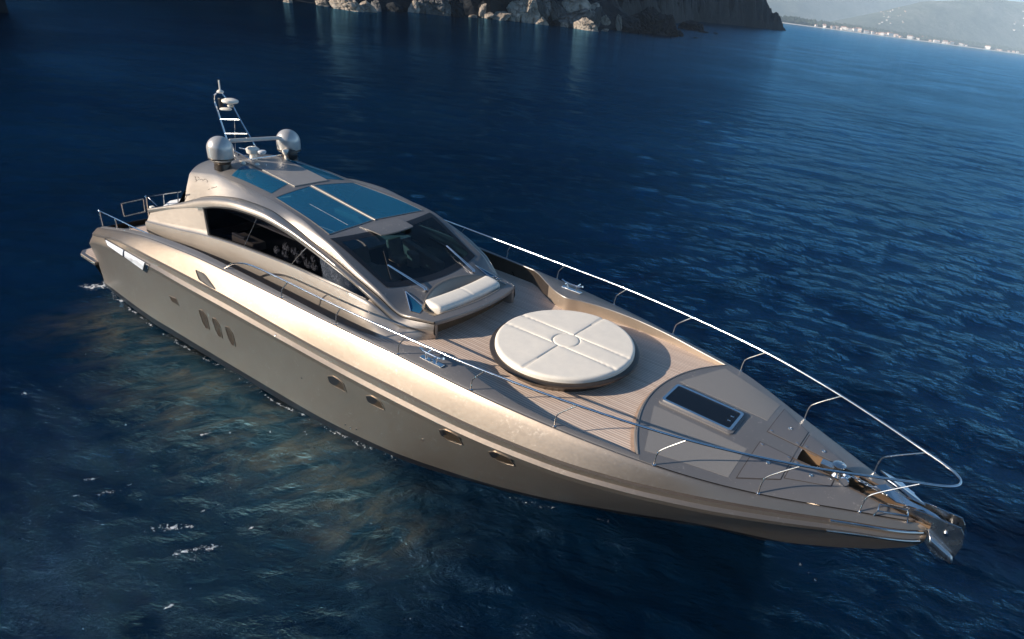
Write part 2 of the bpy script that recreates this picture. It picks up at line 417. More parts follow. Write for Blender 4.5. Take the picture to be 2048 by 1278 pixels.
for sgn in (-1, 1):
    deck_plate([(x, sgn*y) for x, y in ((3.62, .80), (6.42, .80), (6.42, 2.02), (4.35, 2.62))], .006).build('nonskid_panel', 'skid', Y, False)
# foredeck hatch
hp = [(3.70, -.50), (5.80, -.50), (5.80, .50), (3.70, .50)]
def rrect(x0, x1, y0, y1, r, n=6):
    P = []
    for cx, cy, a0 in ((x1-r, y1-r, 0), (x0+r, y1-r, 90), (x0+r, y0+r, 180), (x1-r, y0+r, 270)):
        for k in range(n+1):
            a = math.radians(a0+90*k/n); P.append((cx+r*math.cos(a), cy+r*math.sin(a)))
    return P
def ring(P, Q, z0, z1, zf):                        # a raised frame between outlines P (outer) and Q (inner)
    g = G(); rows = [[(x, y, zf(x, y)+z0) for x, y in P], [(x, y, zf(x, y)+z1) for x, y in P], [(x, y, zf(x, y)+z1) for x, y in Q], [(x, y, zf(x, y)+z0) for x, y in Q]]
    g.grid([r + [r[0]] for r in rows]); return g
zc = lambda x, y: float(zcen(4.7)) - .02 + (x-4.7)*(-.03)
ring(rrect(3.62, 5.88, -.60, .60, .12), rrect(3.70, 5.80, -.50, .50, .08), -.12, .07, zc).build('hatch_coaming', 'lid', Y)
ho = ring(rrect(3.68, 5.82, -.52, .52, .10), rrect(3.76, 5.74, -.44, .44, .06), .06, .115, zc).build('hatch_frame', 'steel', Y)
P = rrect(3.755, 5.745, -.445, .445, .06); g = G(); g.add([(x, y, zc(x, y)+.095) for x, y in P], [tuple(range(len(P)))]); g.build('hatch_glass', 'glassdark', ho, False)
for hx in (5.6,):
    for hy in (-.12, .12):
        q = G(); q.box((hx, hy, zc(hx, hy)+.105), (.10, .035, .03)); bevel(q.build('hatch_handle', 'steel', ho, False), .005)

# sun pad
zpad = -.25
g = G(); g.lathe((0, 0, 0), [(1.95, zpad), (2.02, -.1), (2.20, .03), (2.32, .12), (2.325, .18), (2.28, .205), (2.10, .2), (0.02, .2)], 96); padbase = g.build('sunpad_base', 'dark', Y)
g = G(); rings = []; NR, NA = 120, 220
RP = 2.165
for i in range(NR+1):
    row = []
    for j in range(NA):
        s = i/NR; a = 2*math.pi*j/NA
        if s < .86: r = s/.86*(RP-.09)
        else:
            ph = (s-.86)/.14*math.pi/2*1.25; r = RP-.09 + .09*math.sin(min(ph, math.pi/2))
        x, y = r*math.cos(a), r*math.sin(a)
        if s < .86: z = .372 + .03*(1-(r/RP)**2)
        else:
            ph = (s-.86)/.14*math.pi/2*1.25; z = .372 - .09*(1-math.cos(min(ph, math.pi/2))) - max(0, ph-math.pi/2)*.28
        d = 9.
        if r > .42: d = min(d, abs(abs(y)-.40))
        if r > .42 and abs(y) > .40: d = min(d, abs(x + .0))
        d = min(d, abs(r-.42) if abs(y) <= 3 else 9)
        if s < .97: z -= .034*math.exp(-(d/.020)**2) + .010*math.exp(-(d/.11)**2)
        z += .005*mnoise(Vector((x*2.2, y*2.2, 0)))
        row.append((x, y, z))
    rings.append(row)
g.grid([[p for p in r]+[r[0]] for r in rings]); cush = g.build('sunpad_cushion', 'white', Y, auto=80)

# ------------------------------------------------------------------ cabin
L_E = Line([(-16.9, 1.7, 2.03), (-16.0, 1.72, 2.2), (-14.86, 1.72, 2.36), (-13.6, 1.74, 2.36), (-12.36, 1.78, 2.30), (-9.7, 2.05, 2.17), (-8.05, 2.3, 1.91), (-6.78, 2.34, 1.43), (-5.6, 2.3, .92), (-4.67, 2.15, .40), (-3.66, 1.9, .40)])
L_C = Line([(-18.5, 2.6, .33), (-17.8, 2.5, .55), (-16.3, 2.25, 1.11), (-15.4, 2.2, 1.48), (-14.05, 2.2, 1.85), (-12.56, 2.2, 2.08), (-11.2, 2.22, 2.12), (-10, 2.28, 1.97), (-8.2, 2.46, 1.66), (-6.75, 2.47, 1.23), (-5.6, 2.4, .77), (-4.6, 2.22, .28), (-3.65, 1.92, .3)])
L_T = Line([(-18.45, 2.78, .18), (-16.5, 2.66, .85), (-14.6, 2.6, 1.37), (-13.75, 2.6, 1.62), (-12.24, 2.6, 1.88), (-11.06, 2.6, 1.93), (-9.94, 2.6, 1.84), (-8.6, 2.62, 1.6), (-7.5, 2.64, 1.34), (-6.9, 2.64, 1.18), (-5.75, 2.6, .71), (-4.6, 2.35, .16), (-3.65, 1.94, .2)])
L_B = Line([(-18.35, 2.92, -.08), (-15.9, 2.94, .27), (-13.83, 2.93, .58), (-11.54, 2.93, .79), (-8.7, 2.9, .90), (-7.06, 2.84, .86), (-5.7, 2.66, .67), (-4.6, 2.4, .12), (-3.65, 1.96, .1)])
L_F = Line([(-17.9, 3.05, -.8), (-15.8, 3.1, -.5), (-13, 3.15, -.34), (-7.7, 3.15, -.3), (-6.9, 3.12, -.3), (-5.4, 3.02, -.3), (-4.6, 2.86, -.3), (-4.2, 2.6, -.3), (-3.9, 2.2, -.3), (-3.68, 1.8, -.3)])
NTc = 170; ts = np.linspace(0, 1, NTc)
def side_rows(t):
    c_, T, B, Fl = L_C.t(t), L_T.t(t), L_B.t(t), L_F.t(t)
    T = L_T.at(B[0]) if B[0] > L_T.x0 else T
    fade = min(1, max(0, (-4.6-c_[0])/1.0)) if c_[0] > -6 else 1
    RR = []
    for s in (.08, .22, .38, .55, .72, .88, .97):
        b_ = math.sin(math.pi*s**.85)*fade; RR.append(c_ + (T-c_)*s + np.array([0, -.115*b_, .075*b_]))
    T2 = T + np.array([0, .006*fade, -.012*fade]); S = B + np.array([0, -.07*fade, -.03]); S2 = B + np.array([0, -.09*fade, -.10])
    m1 = S2 + (Fl-S2)*.35 + np.array([0, -.05*fade, 0]); m2 = S2 + (Fl-S2)*.7 + np.array([0, -.05*fade, 0])
    MID = [T2 + (B-T2)*k/6 for k in range(1, 6)]
    return [c_] + RR + [T, T2] + MID + [B, S, S2, m1, m2, Fl]
S = [side_rows(t) for t in ts]; n = len(S[0]); g = G(); V = [p for r in S for p in r]; F = []
# widow opening: from the slanted aft edge to the forward tip
def in_win(x, f):                                  # f is height fraction from sill up
    aft = -13.78 - .74*f; return aft < x < -6.0
for i in range(NTc-1):
    for j in range(n-1):
        f = (i*n+j, i*n+j+1, (i+1)*n+j+1, (i+1)*n+j)
        if 9 <= j <= 14 and in_win(sum(V[k][0] for k in f)/4, 1-(j-9+.5)/6): continue
        F.append(f)
g.add(V, F); side = both(g).build('cabin_side', 'cabin', Y, auto=50)
# panel between the arch and the roof edge
rows = []
for t in ts:
    e = L_E.t(t); xc = -16.6 + (-3.65+16.6)*t; c_ = L_C.at(xc); rows.append([e, e + (c_-e)*.06 + np.array([0, -.035, 0]), e + (c_-e)*.5 + np.array([0, -.03, .0]), c_ + np.array([0, .02, .012])])
g = G(); g.grid(rows); both(g).build('roof_side_panel', 'cabin', Y, auto=50)
# side windows with rubber surround, three panes
def win_pt(x, f, off):
    T, B = L_T.at(x), L_B.at(x); T = T + np.array([0, .006, -.012]); p = B + (T-B)*f; nrm = np.cross([1, 0, 0], T-B); nrm /= np.linalg.norm(nrm)
    if nrm[1] > 0: nrm = -nrm
    return p + nrm*off + np.array([0, 0, 0])
def win_patch(xa0, xa1, xb0, xb1, f0, f1, off, nx=30, nf=6):
    rows = []
    for i in range(nx+1):
        row = []
        for j in range(nf+1):
            f = f0 + (f1-f0)*j/nf; q = j/nf; s = i/nx; xa = xa0+(xa1-xa0)*q; xb = xb0+(xb1-xb0)*q
            row.append(win_pt(xa+(xb-xa)*s, f, off))
        rows.append(row)
    return G().grid(rows)
for sgn in (-1, 1):
    def fin(g):
        if sgn > 0:
            V, F = mir(g.V, g.F); g = G(); g.add(V, F)
        return g
    sg = G()
    for args_ in ((-13.92, -13.95, -5.66, -5.66, -.05, .06, .016, 60, 2), (-14.62, -14.68, -5.75, -5.66, .93, 1.02, .016, 60, 2), (-13.92, -14.66, -13.70, -14.40, -.05, 1.02, .0165, 3, 10), (-6.15, -6.25, -5.66, -5.66, -.05, 1.02, .0165, 4, 6)):
        q = win_patch(*args_); sg.add(q.V, q.F)
    sur = fin(sg).build('side_window', 'black', Y)
    for a0, a1, b0, b1 in ((-13.83, -14.55, -11.68, -11.22), (-11.65, -11.19, -9.10, -8.62), (-9.07, -8.59, -5.9, -5.9)):
        fin(win_patch(a0, a1, b0, b1, .03, .97, .022)).build('window_pane', 'sideglass', sur)
    for a, b in ((-11.665, -11.205), (-9.085, -8.605)):
        q = G(); q.tube([win_pt(a+(b-a)*k/6, .02+.95*k/6, .026) for k in range(7)], .011, 6); fin(q).build('window_mullion', 'steelrough', sur)
    q = G(); q.tube([win_pt(x, -.06, .02) for x in np.linspace(-13.9, -5.8, 40)], .014, 6); fin(q).build('window_sill_trim', 'cabin', sur)

# top surface: roof, windscreen slope, dash
zctr = pch([-17.1, -16, -15, -13, -12, -10, -8.5, -7.9, -7.3, -5.5, -4.6, -3.3], [2.36, 2.60, 2.66, 2.50, 2.38, 2.14, 1.96, 1.90, 1.72, .86, .68, .48])
def top_pt(t, v):
    e = L_E.t(t); xc = -17.1 + (-3.3+17.1)*t; k = abs(v)**(2.2 + 1.6*min(1, max(0, (-8.5-xc)/4)))
    x = e[0]*k + xc*(1-k); z = e[2]*k + float(zctr(xc))*(1-k); return np.array([x, v*abs(e[1]), z])
VT = np.linspace(-1, 1, 121); TT = np.linspace(0, 1, 341)
grid_top = [[top_pt(t, v) for v in VT] for t in TT]
def bvh_of(V, F): return BVHTree.FromPolygons([Vector(v) for v in V], F)
gt = G(); gt.grid(grid_top); BT = bvh_of(gt.V, gt.F)
def ztop(x, y):
    r = BT.ray_cast(Vector((x, y, 9)), Vector((0, 0, -1))); return r[0].z if r[0] else .4
def inpoly(x, y, P):
    c_ = False; j = len(P)-1
    for i in range(len(P)):
        if (P[i][1] > y) != (P[j][1] > y) and x < (P[j][0]-P[i][0])*(y-P[i][1])/(P[j][1]-P[i][1]) + P[i][0]: c_ = not c_
        j = i
    return c_
WS = [(-7.95, -2.10)] + [(-7.95+.22*(1-(y/2.1)**2), y) for y in np.linspace(-1.6, 1.6, 9)] + [(-7.95, 2.10), (-5.70, 1.97)] + [(-5.70+.32*(1-(y/1.97)**2), y) for y in np.linspace(1.6, -1.6, 9)] + [(-5.70, -1.97)]
RW = ([(-14.70, .83), (-12.48, .66), (-12.11, 1.49), (-14.32, 1.52)], [(-11.88, .11), (-8.62, .09), (-8.37, 1.96), (-11.58, 1.57)])
def seat_b(y): return -4.98 + .20*y*y
def seat_f(y): return -3.62 - .10*y*y
def in_seat(x, y): return abs(y) < 1.72 and seat_b(y) < x < seat_f(y)
n = len(VT); V = [p for r in grid_top for p in r]; F = []
for i in range(len(TT)-1):
    for j in range(n-1):
        f = (i*n+j, i*n+j+1, (i+1)*n+j+1, (i+1)*n+j); cx = sum(V[k][0] for k in f)/4; cy = sum(V[k][1] for k in f)/4
        if in_seat(cx, cy): continue
        if -8 < cx < -5.2 and inpoly(cx, cy, WS): continue
        if cx < -8.2 and any(inpoly(cx, abs(cy), q_) for q_ in RW): continue
        F.append(f)
g = G(); g.add(V, F); roof = g.build('cabin_roof', 'grey', Y, auto=60)
def top_patch(P, off, nx=28, ny=28):               # 4 corners (x, y), drape on the roof surface
    a, b, c_, d = [np.array(p, float) for p in P]; rows = []
    for i in range(nx+1):
        row = []
        for j in range(ny+1):
            s, t = i/nx, j/ny; p = (a*(1-s)+b*s)*(1-t)+(d*(1-s)+c_*s)*t; row.append((p[0], p[1], ztop(p[0], p[1])+off))
        rows.append(row)
    return G().grid(rows)
def drape_poly_band(P, Q, off):
    r1 = [(x, y, ztop(x, y)+off) for x, y in P]; r2 = [(x, y, ztop(x, y)+off) for x, y in Q]; return G().grid([r1+[r1[0]], r2+[r2[0]]])
# windscreen: glass + black ceramic border
def ws_pt(s, v, off):                              # s 0 top .. 1 bottom
    y = v*(2.10+(1.97-2.10)*s); xt = -7.95+.22*(1-(y/2.1)**2); xb = -5.70+.32*(1-(y/1.97)**2); x = xt+(xb-xt)*s
    return (x, y, ztop(x, y)+off)
g = G(); g.grid([[ws_pt(s, v, .010) for v in np.linspace(-1.0, 1.0, 60)] for s in np.linspace(-.02, 1.02, 30)]); wsc = g.build('windscreen', 'tint', Y)
g = G()
fr = lambda s0, s1, v0, v1, ns, nv: [[ws_pt(s, v, .015) for v in np.linspace(v0, v1, nv)] for s in np.linspace(s0, s1, ns)]
g.grid(fr(-.05, .07, -1.02, 1.02, 4, 50)); g.grid(fr(.93, 1.04, -1.02, 1.02, 4, 50)); g.grid(fr(.07, .93, -1.02, -.94, 30, 3)); g.grid(fr(.07, .93, .94, 1.02, 30, 3))
g.build('windscreen_border', 'black', wsc)
# what can be seen through the glass
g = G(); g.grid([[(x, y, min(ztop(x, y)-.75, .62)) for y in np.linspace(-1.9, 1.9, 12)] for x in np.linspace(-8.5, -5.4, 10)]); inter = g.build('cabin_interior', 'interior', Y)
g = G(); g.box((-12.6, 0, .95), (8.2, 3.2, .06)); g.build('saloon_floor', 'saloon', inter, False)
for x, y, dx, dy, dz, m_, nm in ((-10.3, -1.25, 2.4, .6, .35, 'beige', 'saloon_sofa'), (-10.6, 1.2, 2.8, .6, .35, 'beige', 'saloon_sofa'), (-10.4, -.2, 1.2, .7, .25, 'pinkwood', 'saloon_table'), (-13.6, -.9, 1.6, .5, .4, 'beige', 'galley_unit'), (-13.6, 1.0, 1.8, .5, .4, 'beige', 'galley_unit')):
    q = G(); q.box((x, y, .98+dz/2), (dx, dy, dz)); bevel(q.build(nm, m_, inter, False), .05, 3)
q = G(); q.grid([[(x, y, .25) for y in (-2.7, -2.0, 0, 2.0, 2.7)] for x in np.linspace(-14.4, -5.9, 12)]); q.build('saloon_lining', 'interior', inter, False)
r_ = random.Random(4)
for k in range(17):  # added black-and-white cushions stand in for sparkling reflections in the side glass
    x = -10.6 + 4.1*k/16 + r_.uniform(-.1, .1); q = G(); ww, hh = r_.uniform(.16, .24), r_.uniform(.13, .2); zz = .92 + (.10 if k % 2 else -.08) - .12*max(0, (x+8.5)/2.5)
    q.lathe((0, 0, 0), [(.02, -.06), (ww*.8, -.05), (ww, 0), (ww*.8, .05), (.02, .06)], 14, 'Y'); o = q.build('glint_cushion', 'glint_pattern', inter); o.location = (x, -2.42+.1*(k % 2)+.10*max(0, (x+8)/2), zz); o.scale = (1, 1, hh/ww); o.rotation_euler = (r_.uniform(-.2, .2), r_.uniform(-.6, .6), r_.uniform(-.4, .4))
for x, dx in ((-12.6, 1.3), (-8.6, 4.2)):
    q = G(); q.box((x, -2.25, .52), (dx, .5, .3)); bevel(q.build('window_bench', 'beige' if dx < 2 else 'interior', inter, False), .05, 3)
q = G(); q.box((-12.7, -2.5, .78), (.75, .12, .10)); bevel(q.build('bench_tray', 'roofpanel', inter, False), .02)
def seat(x, y):
    q = G(); q.box((x, y, .78), (.60, .62, .22)); o = q.build('helm_seat', 'beige', inter, False); bevel(o, .06, 3)
    q = G(); q.box((x-.30, y, 1.12), (.16, .58, .62), 0, -.2); bevel(q.build('seat_back', 'beige', inter, False), .06, 3)
seat(-7.5, -1.2); seat(-7.5, .2)
def wedge(P, z0, name):
    m = len(P); q = G(); q.add([(x, y, z) for x, y, z in P] + [(x, y, z0) for x, y, z in P], [tuple(range(m)), tuple(range(m, 2*m))[::-1]] + [(i, (i+1) % m, m+(i+1) % m, m+i) for i in range(m)]); bevel(q.build(name, 'beige', inter, False), .03)
wedge([(-6.75, -1.80, 1.14), (-6.05, -1.72, .86), (-5.95, -1.1, .90), (-6.5, -1.0, 1.10), (-6.8, -1.3, 1.2)], .4, 'dash_console')
wedge([(-7.5, .30, 1.50), (-6.0, .55, .93), (-5.95, .80, .93), (-7.4, .52, 1.46)], .6, 'centre_console')
wedge([(-7.1, .12, 1.22), (-6.8, .10, 1.14), (-6.7, .36, 1.12), (-7.0, .36, 1.2)], .6, 'helm_wheel_pod')
# roof glazing: aft pair of small panes, forward pair of large panes
for sgn in (-1, 1):
    ps = lambda P: [(x, sgn*y) for x, y in P]
    top_patch(ps([(-14.75, .80), (-12.45, .62), (-12.05, 1.52), (-14.35, 1.56)]), .012).build('roof_window', 'tintblue', Y)
    top_patch(ps([(-11.95, .08), (-8.55, .06), (-8.30, 2.0), (-11.65, 1.62)]), .012).build('roof_window', 'tintblue', Y)
    for P in (ps([(-11.95, .08), (-8.55, .06), (-8.30, 2.0), (-11.65, 1.62)]),):
        q = G(); pts = []
        for k in range(4):
            a, b = np.array(P[k]), np.array(P[(k+1) % 4])
            pts += [tuple(a+(b-a)*s) for s in np.linspace(0, 1, 16)[:-1]]
        q.tube([(x, y, ztop(x, y)+.012) for x, y in pts+pts[:1]], .012, 6); q.build('roof_window_seal', 'grey', Y)
q = G(); q.tube([(x, 0, ztop(x, 0)+.02) for x in np.linspace(-11.95, -8.5, 20)], .022, 8); q.build('roof_centre_trim', 'roofpanel', Y)
q = G(); q.tube([(x, -1.05, ztop(x, -1.05)+.016) for x in np.linspace(-10.6, -8.6, 14)], .008, 6); q.build('roof_window_rail', 'steelrough', Y)
# raised sliding panel on the roof, and the visor over the windscreen
def slab_on(P, off, th, name, mat):
    g = top_patch(P, off, 16, 24); nx, ny = 17, 25; V = g.V; rim = [V[i] for i in range(ny)] + [V[i*ny+ny-1] for i in range(1, nx)] + [V[(nx-1)*ny+i] for i in range(ny-2, -1, -1)] + [V[i*ny] for i in range(nx-2, 0, -1)]
    g.grid([rim, [(p[0], p[1], p[2]-th) for p in rim]], True); return g.build(name, mat, Y, auto=40)
slab_on([(-15.4, -.62), (-12.15, -.55), (-12.15, .85), (-15.4, .80)], .035, .05, 'sliding_roof_panel', 'roofpanel')
g = G(); rows = []
for i in range(13):
    s = i/12; row = []
    for j in range(25):
        v = -1+2*j/24; hw = .80 - .10*s; x = -8.32 + (1.02-.08*v*v)*s; y = v*hw; z = ztop(-8.32, y*.9)+.012 + .02*s*(1-s)*4 - .05*s
        row.append((x, y, max(z, ztop(x, y)+.02)))
    rows.append(row)
g.grid(rows); rim = rows[0] + [r[-1] for r in rows[1:]] + rows[-1][-2::-1] + [r[0] for r in rows[-2:0:-1]]
g.grid([rim, [(p[0], p[1], min(p[2]-.04, max(p[2]-.04, ztop(p[0], p[1])-.02))) for p in rim]], True); g.build('windscreen_visor', 'grey', Y, auto=40)
# front lip and forward bulkhead
lip = [top_pt(1, v) for v in np.linspace(-1, 1, 41)]
g = G(); g.grid([lip, [(p[0]+.02, p[1], p[2]-.03) for p in lip], [(p[0]+.01, p[1], p[2]-.14) for p in lip], [(p[0]-.10, p[1]*.98, p[2]-.16) for p in lip]]); g.build('dash_lip', 'grey', Y, auto=60)
g = G(); rows = []
for v in np.linspace(-1, 1, 41):
    x = -4.02 + .18*(1-v*v); rows.append([(x, v*1.9, .36), (x, v*1.9, .0), (x, v*1.9, -.28)])
g.grid(rows); fb = g.build('forward_bulkhead', 'brown', Y)
q = G(); q.tube([(-3.84, -.62, .0), (-3.82, -.62, .2), (-3.82, -.30, .2)], .018, 8); q.build('bulkhead_handle', 'steelrough', fb)
q = G(); q.tube([(-3.82, .95, .22), (-3.82, 1.15, .22)], .02, 8); q.build('bulkhead_latch', 'steel', fb)
# side cheeks of the front end
for sgn in (-1, 1):
    rows = [[(x, sgn*y, z) for z in np.linspace(.40, -.28, 6)] for x, y in ((-4.15, 1.66), (-3.80, 1.70), (-3.66, 1.78), (-3.655, 1.9))]
    g = G(); g.grid(rows); g.build('front_cheek', 'cabin', Y)
# seat niche
rows = []
for v in np.linspace(-1, 1, 49):
    y = 1.72*v; xb, xf = seat_b(y), seat_f(y); dep = .24*(1-abs(v)**4)+.01; row = []
    for s, dz, in ((-.06, .06), (0, .075), (.05, .05), (.10, -.5), (.30, -.95), (.75, -1.), (.97, -.6), (1.0, .0), (1.05, .01)):
        x = xb+(xf-xb)*s; z0 = ztop(x, y); z = z0 + (dz if dz > 0 else dz*dep); row.append((x, y, z))
    rows.append(row)
g = G(); g.grid(rows); niche = g.build('seat_niche', 'seatshell', Y, auto=60)
rows = []
for k, y in enumerate(np.linspace(-1.48, 1.48, 61)):
    e = min(1, (1.48-abs(y))/.10); e = math.sqrt(max(0, 1-(1-e)**2)); e = max(e, .05); xc = -4.16-.045*y*y; row = []
    gr = .02*math.exp(-((y-.0)/.02)**2)
    for a in np.linspace(0, 2*math.pi, 29)[:-1]:
        ca, sa = math.cos(a), math.sin(a); rx = .36; rz = .175
        x = xc + rx*e*math.copysign(abs(ca)**.6, ca); z = .50 + (rz-gr)*e*math.copysign(abs(sa)**.6, sa) + .04*(xc-x)/.36
        row.append((x, y, z))
    rows.append(row+[row[0]])
g = G(); g.grid(rows); g.F.append(tuple(range(28))); g.F.append(tuple((60*29)+i for i in range(28))); g.build('seat_cushion', 'white', Y, auto=60)
# triangular port light beside the seat
for sgn in (-1, 1):
    P = [(-5.25, 1.60), (-4.62, 1.98), (-4.33, 1.90), (-4.42, 1.60)]; P = [(x, sgn*y) for x, y in P]
    o = top_patch(P, .012, 8, 8).build('dash_window', 'glassblue', Y)
    q = G(); q.tube([(x, y, ztop(x, y)+.018) for x, y in P+P[:1]], .014, 6); q.build('window_frame', 'steel', o)
# wipers
for y0, y1, x1 in ((-1.05, -1.35, -7.0), (1.2, 1.65, -6.9)):
    q = G(); b = Vector((-4.95, y0, ztop(-4.95, y0)+.05)); e = Vector((-6.35, (y0+y1)/2-.15, ztop(-6.35, (y0+y1)/2-.15)+.07))
    q.tube([b, b+Vector((-.05, 0, .05)), e], .016, 6); q.tube([b+Vector((0, .08, 0)), b+Vector((-.05, .08, .05)), e+Vector((0, .04, 0))], .012, 6)
    q.lathe(tuple(b), [(.05, -.05), (.05, .02), (.03, .04)], 12)
    o = q.build('wiper_arm', 'steel', Y); q = G()
    ends = []
    for s in np.linspace(-.55, .55, 7):
        x, y = e.x+s*.95, e.y - s*.55*(1 if y0 < 0 else -1); ends.append((x, y, ztop(x, y)+.045))
    q.tube(ends, .013, 6); q.build('wiper_blade', 'black', o)
# cabin aft bulkhead
g = G(); g.add([(-16.75, -1.7, 1.98), (-16.75, 1.7, 1.98), (-16.9, 2.35, .9), (-17.1, 2.75, -.8), (-17.1, -2.75, -.8), (-16.9, -2.35, .9)], [(0, 1, 2, 3, 4, 5)]); g.build('aft_bulkhead', 'glassdark', Y, False)
# illegible maker's script and small mark on the aft roof panel
SV = BVHTree.FromPolygons([v.co.copy() for v in bpy.data.objects['roof_side_panel'].data.vertices], [tuple(p.vertices) for p in bpy.data.objects['roof_side_panel'].data.polygons])
def hit(px, bvh, off=.0):
    o = Vector(CAM - np.array([0, 0, WL])); d = Vector(ray(px)); r = bvh.ray_cast(o, d)
    if r[0] is None: return None
    nn = r[1] if r[1].dot(d) < 0 else -r[1]; return r[0] + nn*off, nn
def script_marks(strokes, r, name):
    q = G()
    for st in strokes:
        P = [hit(p, SV, .004) for p in st]; P = [p[0] for p in P if p]
        if len(P) > 1: q.tube(P, r, 5)
    if q.V: q.build(name, 'mark', Y)
script_marks([[(390, 353), (393, 360), (392, 364)], [(391, 354), (397, 354), (399, 358), (394, 361), (391, 359)], [(400, 360), (404, 358), (406, 361), (410, 358), (416, 362), (414, 365)]], .009, 'script_lettering')
for st_ in ([(417, 379), (420, 378)], [(423, 376.5), (425, 375.5)], [(426.5, 375.8), (429, 374.6)], [(430, 374.8), (433.5, 373.2)]): script_marks([st_], .012, 'small_lettering')

# ------------------------------------------------------------------ hull openings
HB = BVHTree.FromPolygons([v.co.copy() for v in hull.data.vertices], [tuple(p.vertices) for p in hull.data.polygons])
def subdiv(P, k):
    out = []
    for i in range(len(P)):
        a, b = P[i], P[(i+1) % len(P)]
        for s in range(k): out.append((a[0]+(b[0]-a[0])*s/k, a[1]+(b[1]-a[1])*s/k))
    return out
def chaik(P, it=2):
    for _ in range(it):
        Q = []
        for i in range(len(P)):
            a, b = np.array(P[i], float), np.array(P[(i+1) % len(P)], float); Q += [tuple(a*.75+b*.25), tuple(a*.25+b*.75)]
        P = Q
    return P
def opening(px, name, frame_mat, pane_mat, fw=.03, proud=.02, rnd=2, inner=None, pane_label=None):
    P = chaik(subdiv(px, 2), rnd) if rnd else subdiv(px, 6)
    H = [hit(p, HB) for p in P]
    if any(x is None for x in H): print('opening missed', name); return
    pts = [x[0] for x in H]; nn = sum((x[1] for x in H), Vector())/len(H); nn.normalize(); cen = sum(pts, Vector())/len(pts)
    for sgn in (1, -1):
        f = lambda p: (p.x, p.y*sgn, p.z)
        g = G(); out = pts; inn = []
        for p, x in zip(pts, H):
            d = (cen-p); d -= nn*d.dot(nn); L = d.length; inn.append(p + d*min(.5, fw/max(L, .01)))
        rows = [[f(p - nn*.005) for p in out], [f(p + nn*proud) for p in out], [f(p + nn*proud) for p in inn], [f(p + nn*.003) for p in inn]]
        g.grid([r+[r[0]] for r in rows]); o = g.build(name, frame_mat, Y)
        g = G(); ring_ = [f(p+nn*.006) for p in inn]; c_ = f(cen+nn*.006); m = len(ring_)
        mids = [tuple((np.array(p)+np.array(c_))/2) for p in ring_]
        # follow the hull: pull mids back onto it
        g.grid([ring_+[ring_[0]], mids+[mids[0]]]); g.add(mids+[c_], [(i, (i+1) % m, m) for i in range(m)])
        g.build('glass', pane_mat, o)
        if inner:
            I = [hit(p, HB) for p in chaik(inner, 1)]
            if all(I):
                g = G(); g.add([f(x[0]+nn*.012) for x in I], [tuple(range(len(I)))]); g.build('inner_shade', 'black', o, False)
opening([(355+0, 195), (400, 192), (440, 218), (478, 250), (505, 322), (470, 306), (420, 280), (372, 244)] and [(654.4, 751.5), (666, 751), (677, 758), (687, 766), (694, 785), (683, 780), (671, 774), (659, 765)], 'porthole', 'hull', 'recess', .025, .02, 1, [(655, 752.5), (666, 752), (680, 761), (676, 769), (666, 771), (659, 765)])
opening([(731, 791), (742, 790.5), (754, 797), (763, 805), (771, 821), (760, 817), (747, 811), (735, 803)], 'porthole', 'hull', 'recess', .025, .02, 1, [(732, 792), (742, 791.5), (756, 799), (752, 806), (743, 808), (735, 802)])
opening([(877, 859), (889, 858), (903, 864), (917, 872), (927, 891), (913, 887), (897, 881), (882, 871)], 'porthole', 'hull', 'recess', .025, .02, 1, [(878, 860), (889, 859), (902, 865), (898, 871), (890, 874), (882, 870)])
opening([(976, 903), (988, 902), (1003, 908), (1020, 916), (1031, 932), (1016, 929), (999, 923), (982, 913)], 'porthole', 'hull', 'recess', .025, .02, 1, [(977, 904), (988, 903), (1000, 908), (996, 914), (989, 916), (982, 912)])
for k in range(3):
    dx, dy = 26.3*k, 17*k
    opening([(397.5+dx, 618+dy), (404+dx, 619.5+dy), (413.5+dx, 633+dy), (420+dx, 659.5+dy), (413+dx, 657+dy), (405+dx, 643+dy)], 'vertical_window', 'hull', 'recess', .02, .02, 1)
opening([(338, 591), (353, 597), (359, 612.5), (345, 604)], 'vent_window', 'hull', 'recess', .02, .015, 0)
opening([(391.5, 539), (409.5, 547), (433, 580), (418, 573), (399, 560)], 'mooring_fairlead', 'steel', 'black', .035, .03, 1)
def hull_patch(c4, nx, ny, off, sgn):
    a, b, c_, d = [np.array(p, float) for p in c4]; rows = []
    for i in range(nx+1):
        row = []
        for j in range(ny+1):
            u, v = i/nx, j/ny; p = (a*(1-u)+b*u)*(1-v) + (d*(1-u)+c_*u)*v; x = hit(p, HB)[0]
            row.append((x.x, (x.y-off)*sgn, x.z+off*.3))
        rows.append(row)
    g = G(); g.grid(rows); rim = rows[0] + [r_[-1] for r_ in rows[1:]] + rows[-1][-2::-1] + [r_[0] for r_ in rows[-2:0:-1]]
    g.grid([rim, [(p[0], p[1]+sgn*(off+.01), p[2]) for p in rim]], True); return g
for sgn in (1, -1):
    sw = hull_patch([(209.5, 476), (301, 530), (294, 546), (215.5, 491.5)], 24, 4, .018, sgn).build('stern_window', 'black', Y, auto=50)
    hull_patch([(213, 480), (248, 500), (247.5, 512), (217.5, 491)], 12, 4, .04, sgn).build('glass', 'glasssky', sw, auto=50)
    hull_patch([(251.5, 502.3), (291, 525.5), (287.5, 540), (251, 514)], 12, 4, .04, sgn).build('glass', 'glasssky', sw, auto=50)
    hull_patch([(293, 528), (299, 531.5), (293.5, 543), (290.5, 541)], 4, 3, .028, sgn).build('window_latch', 'steel', sw, auto=50)
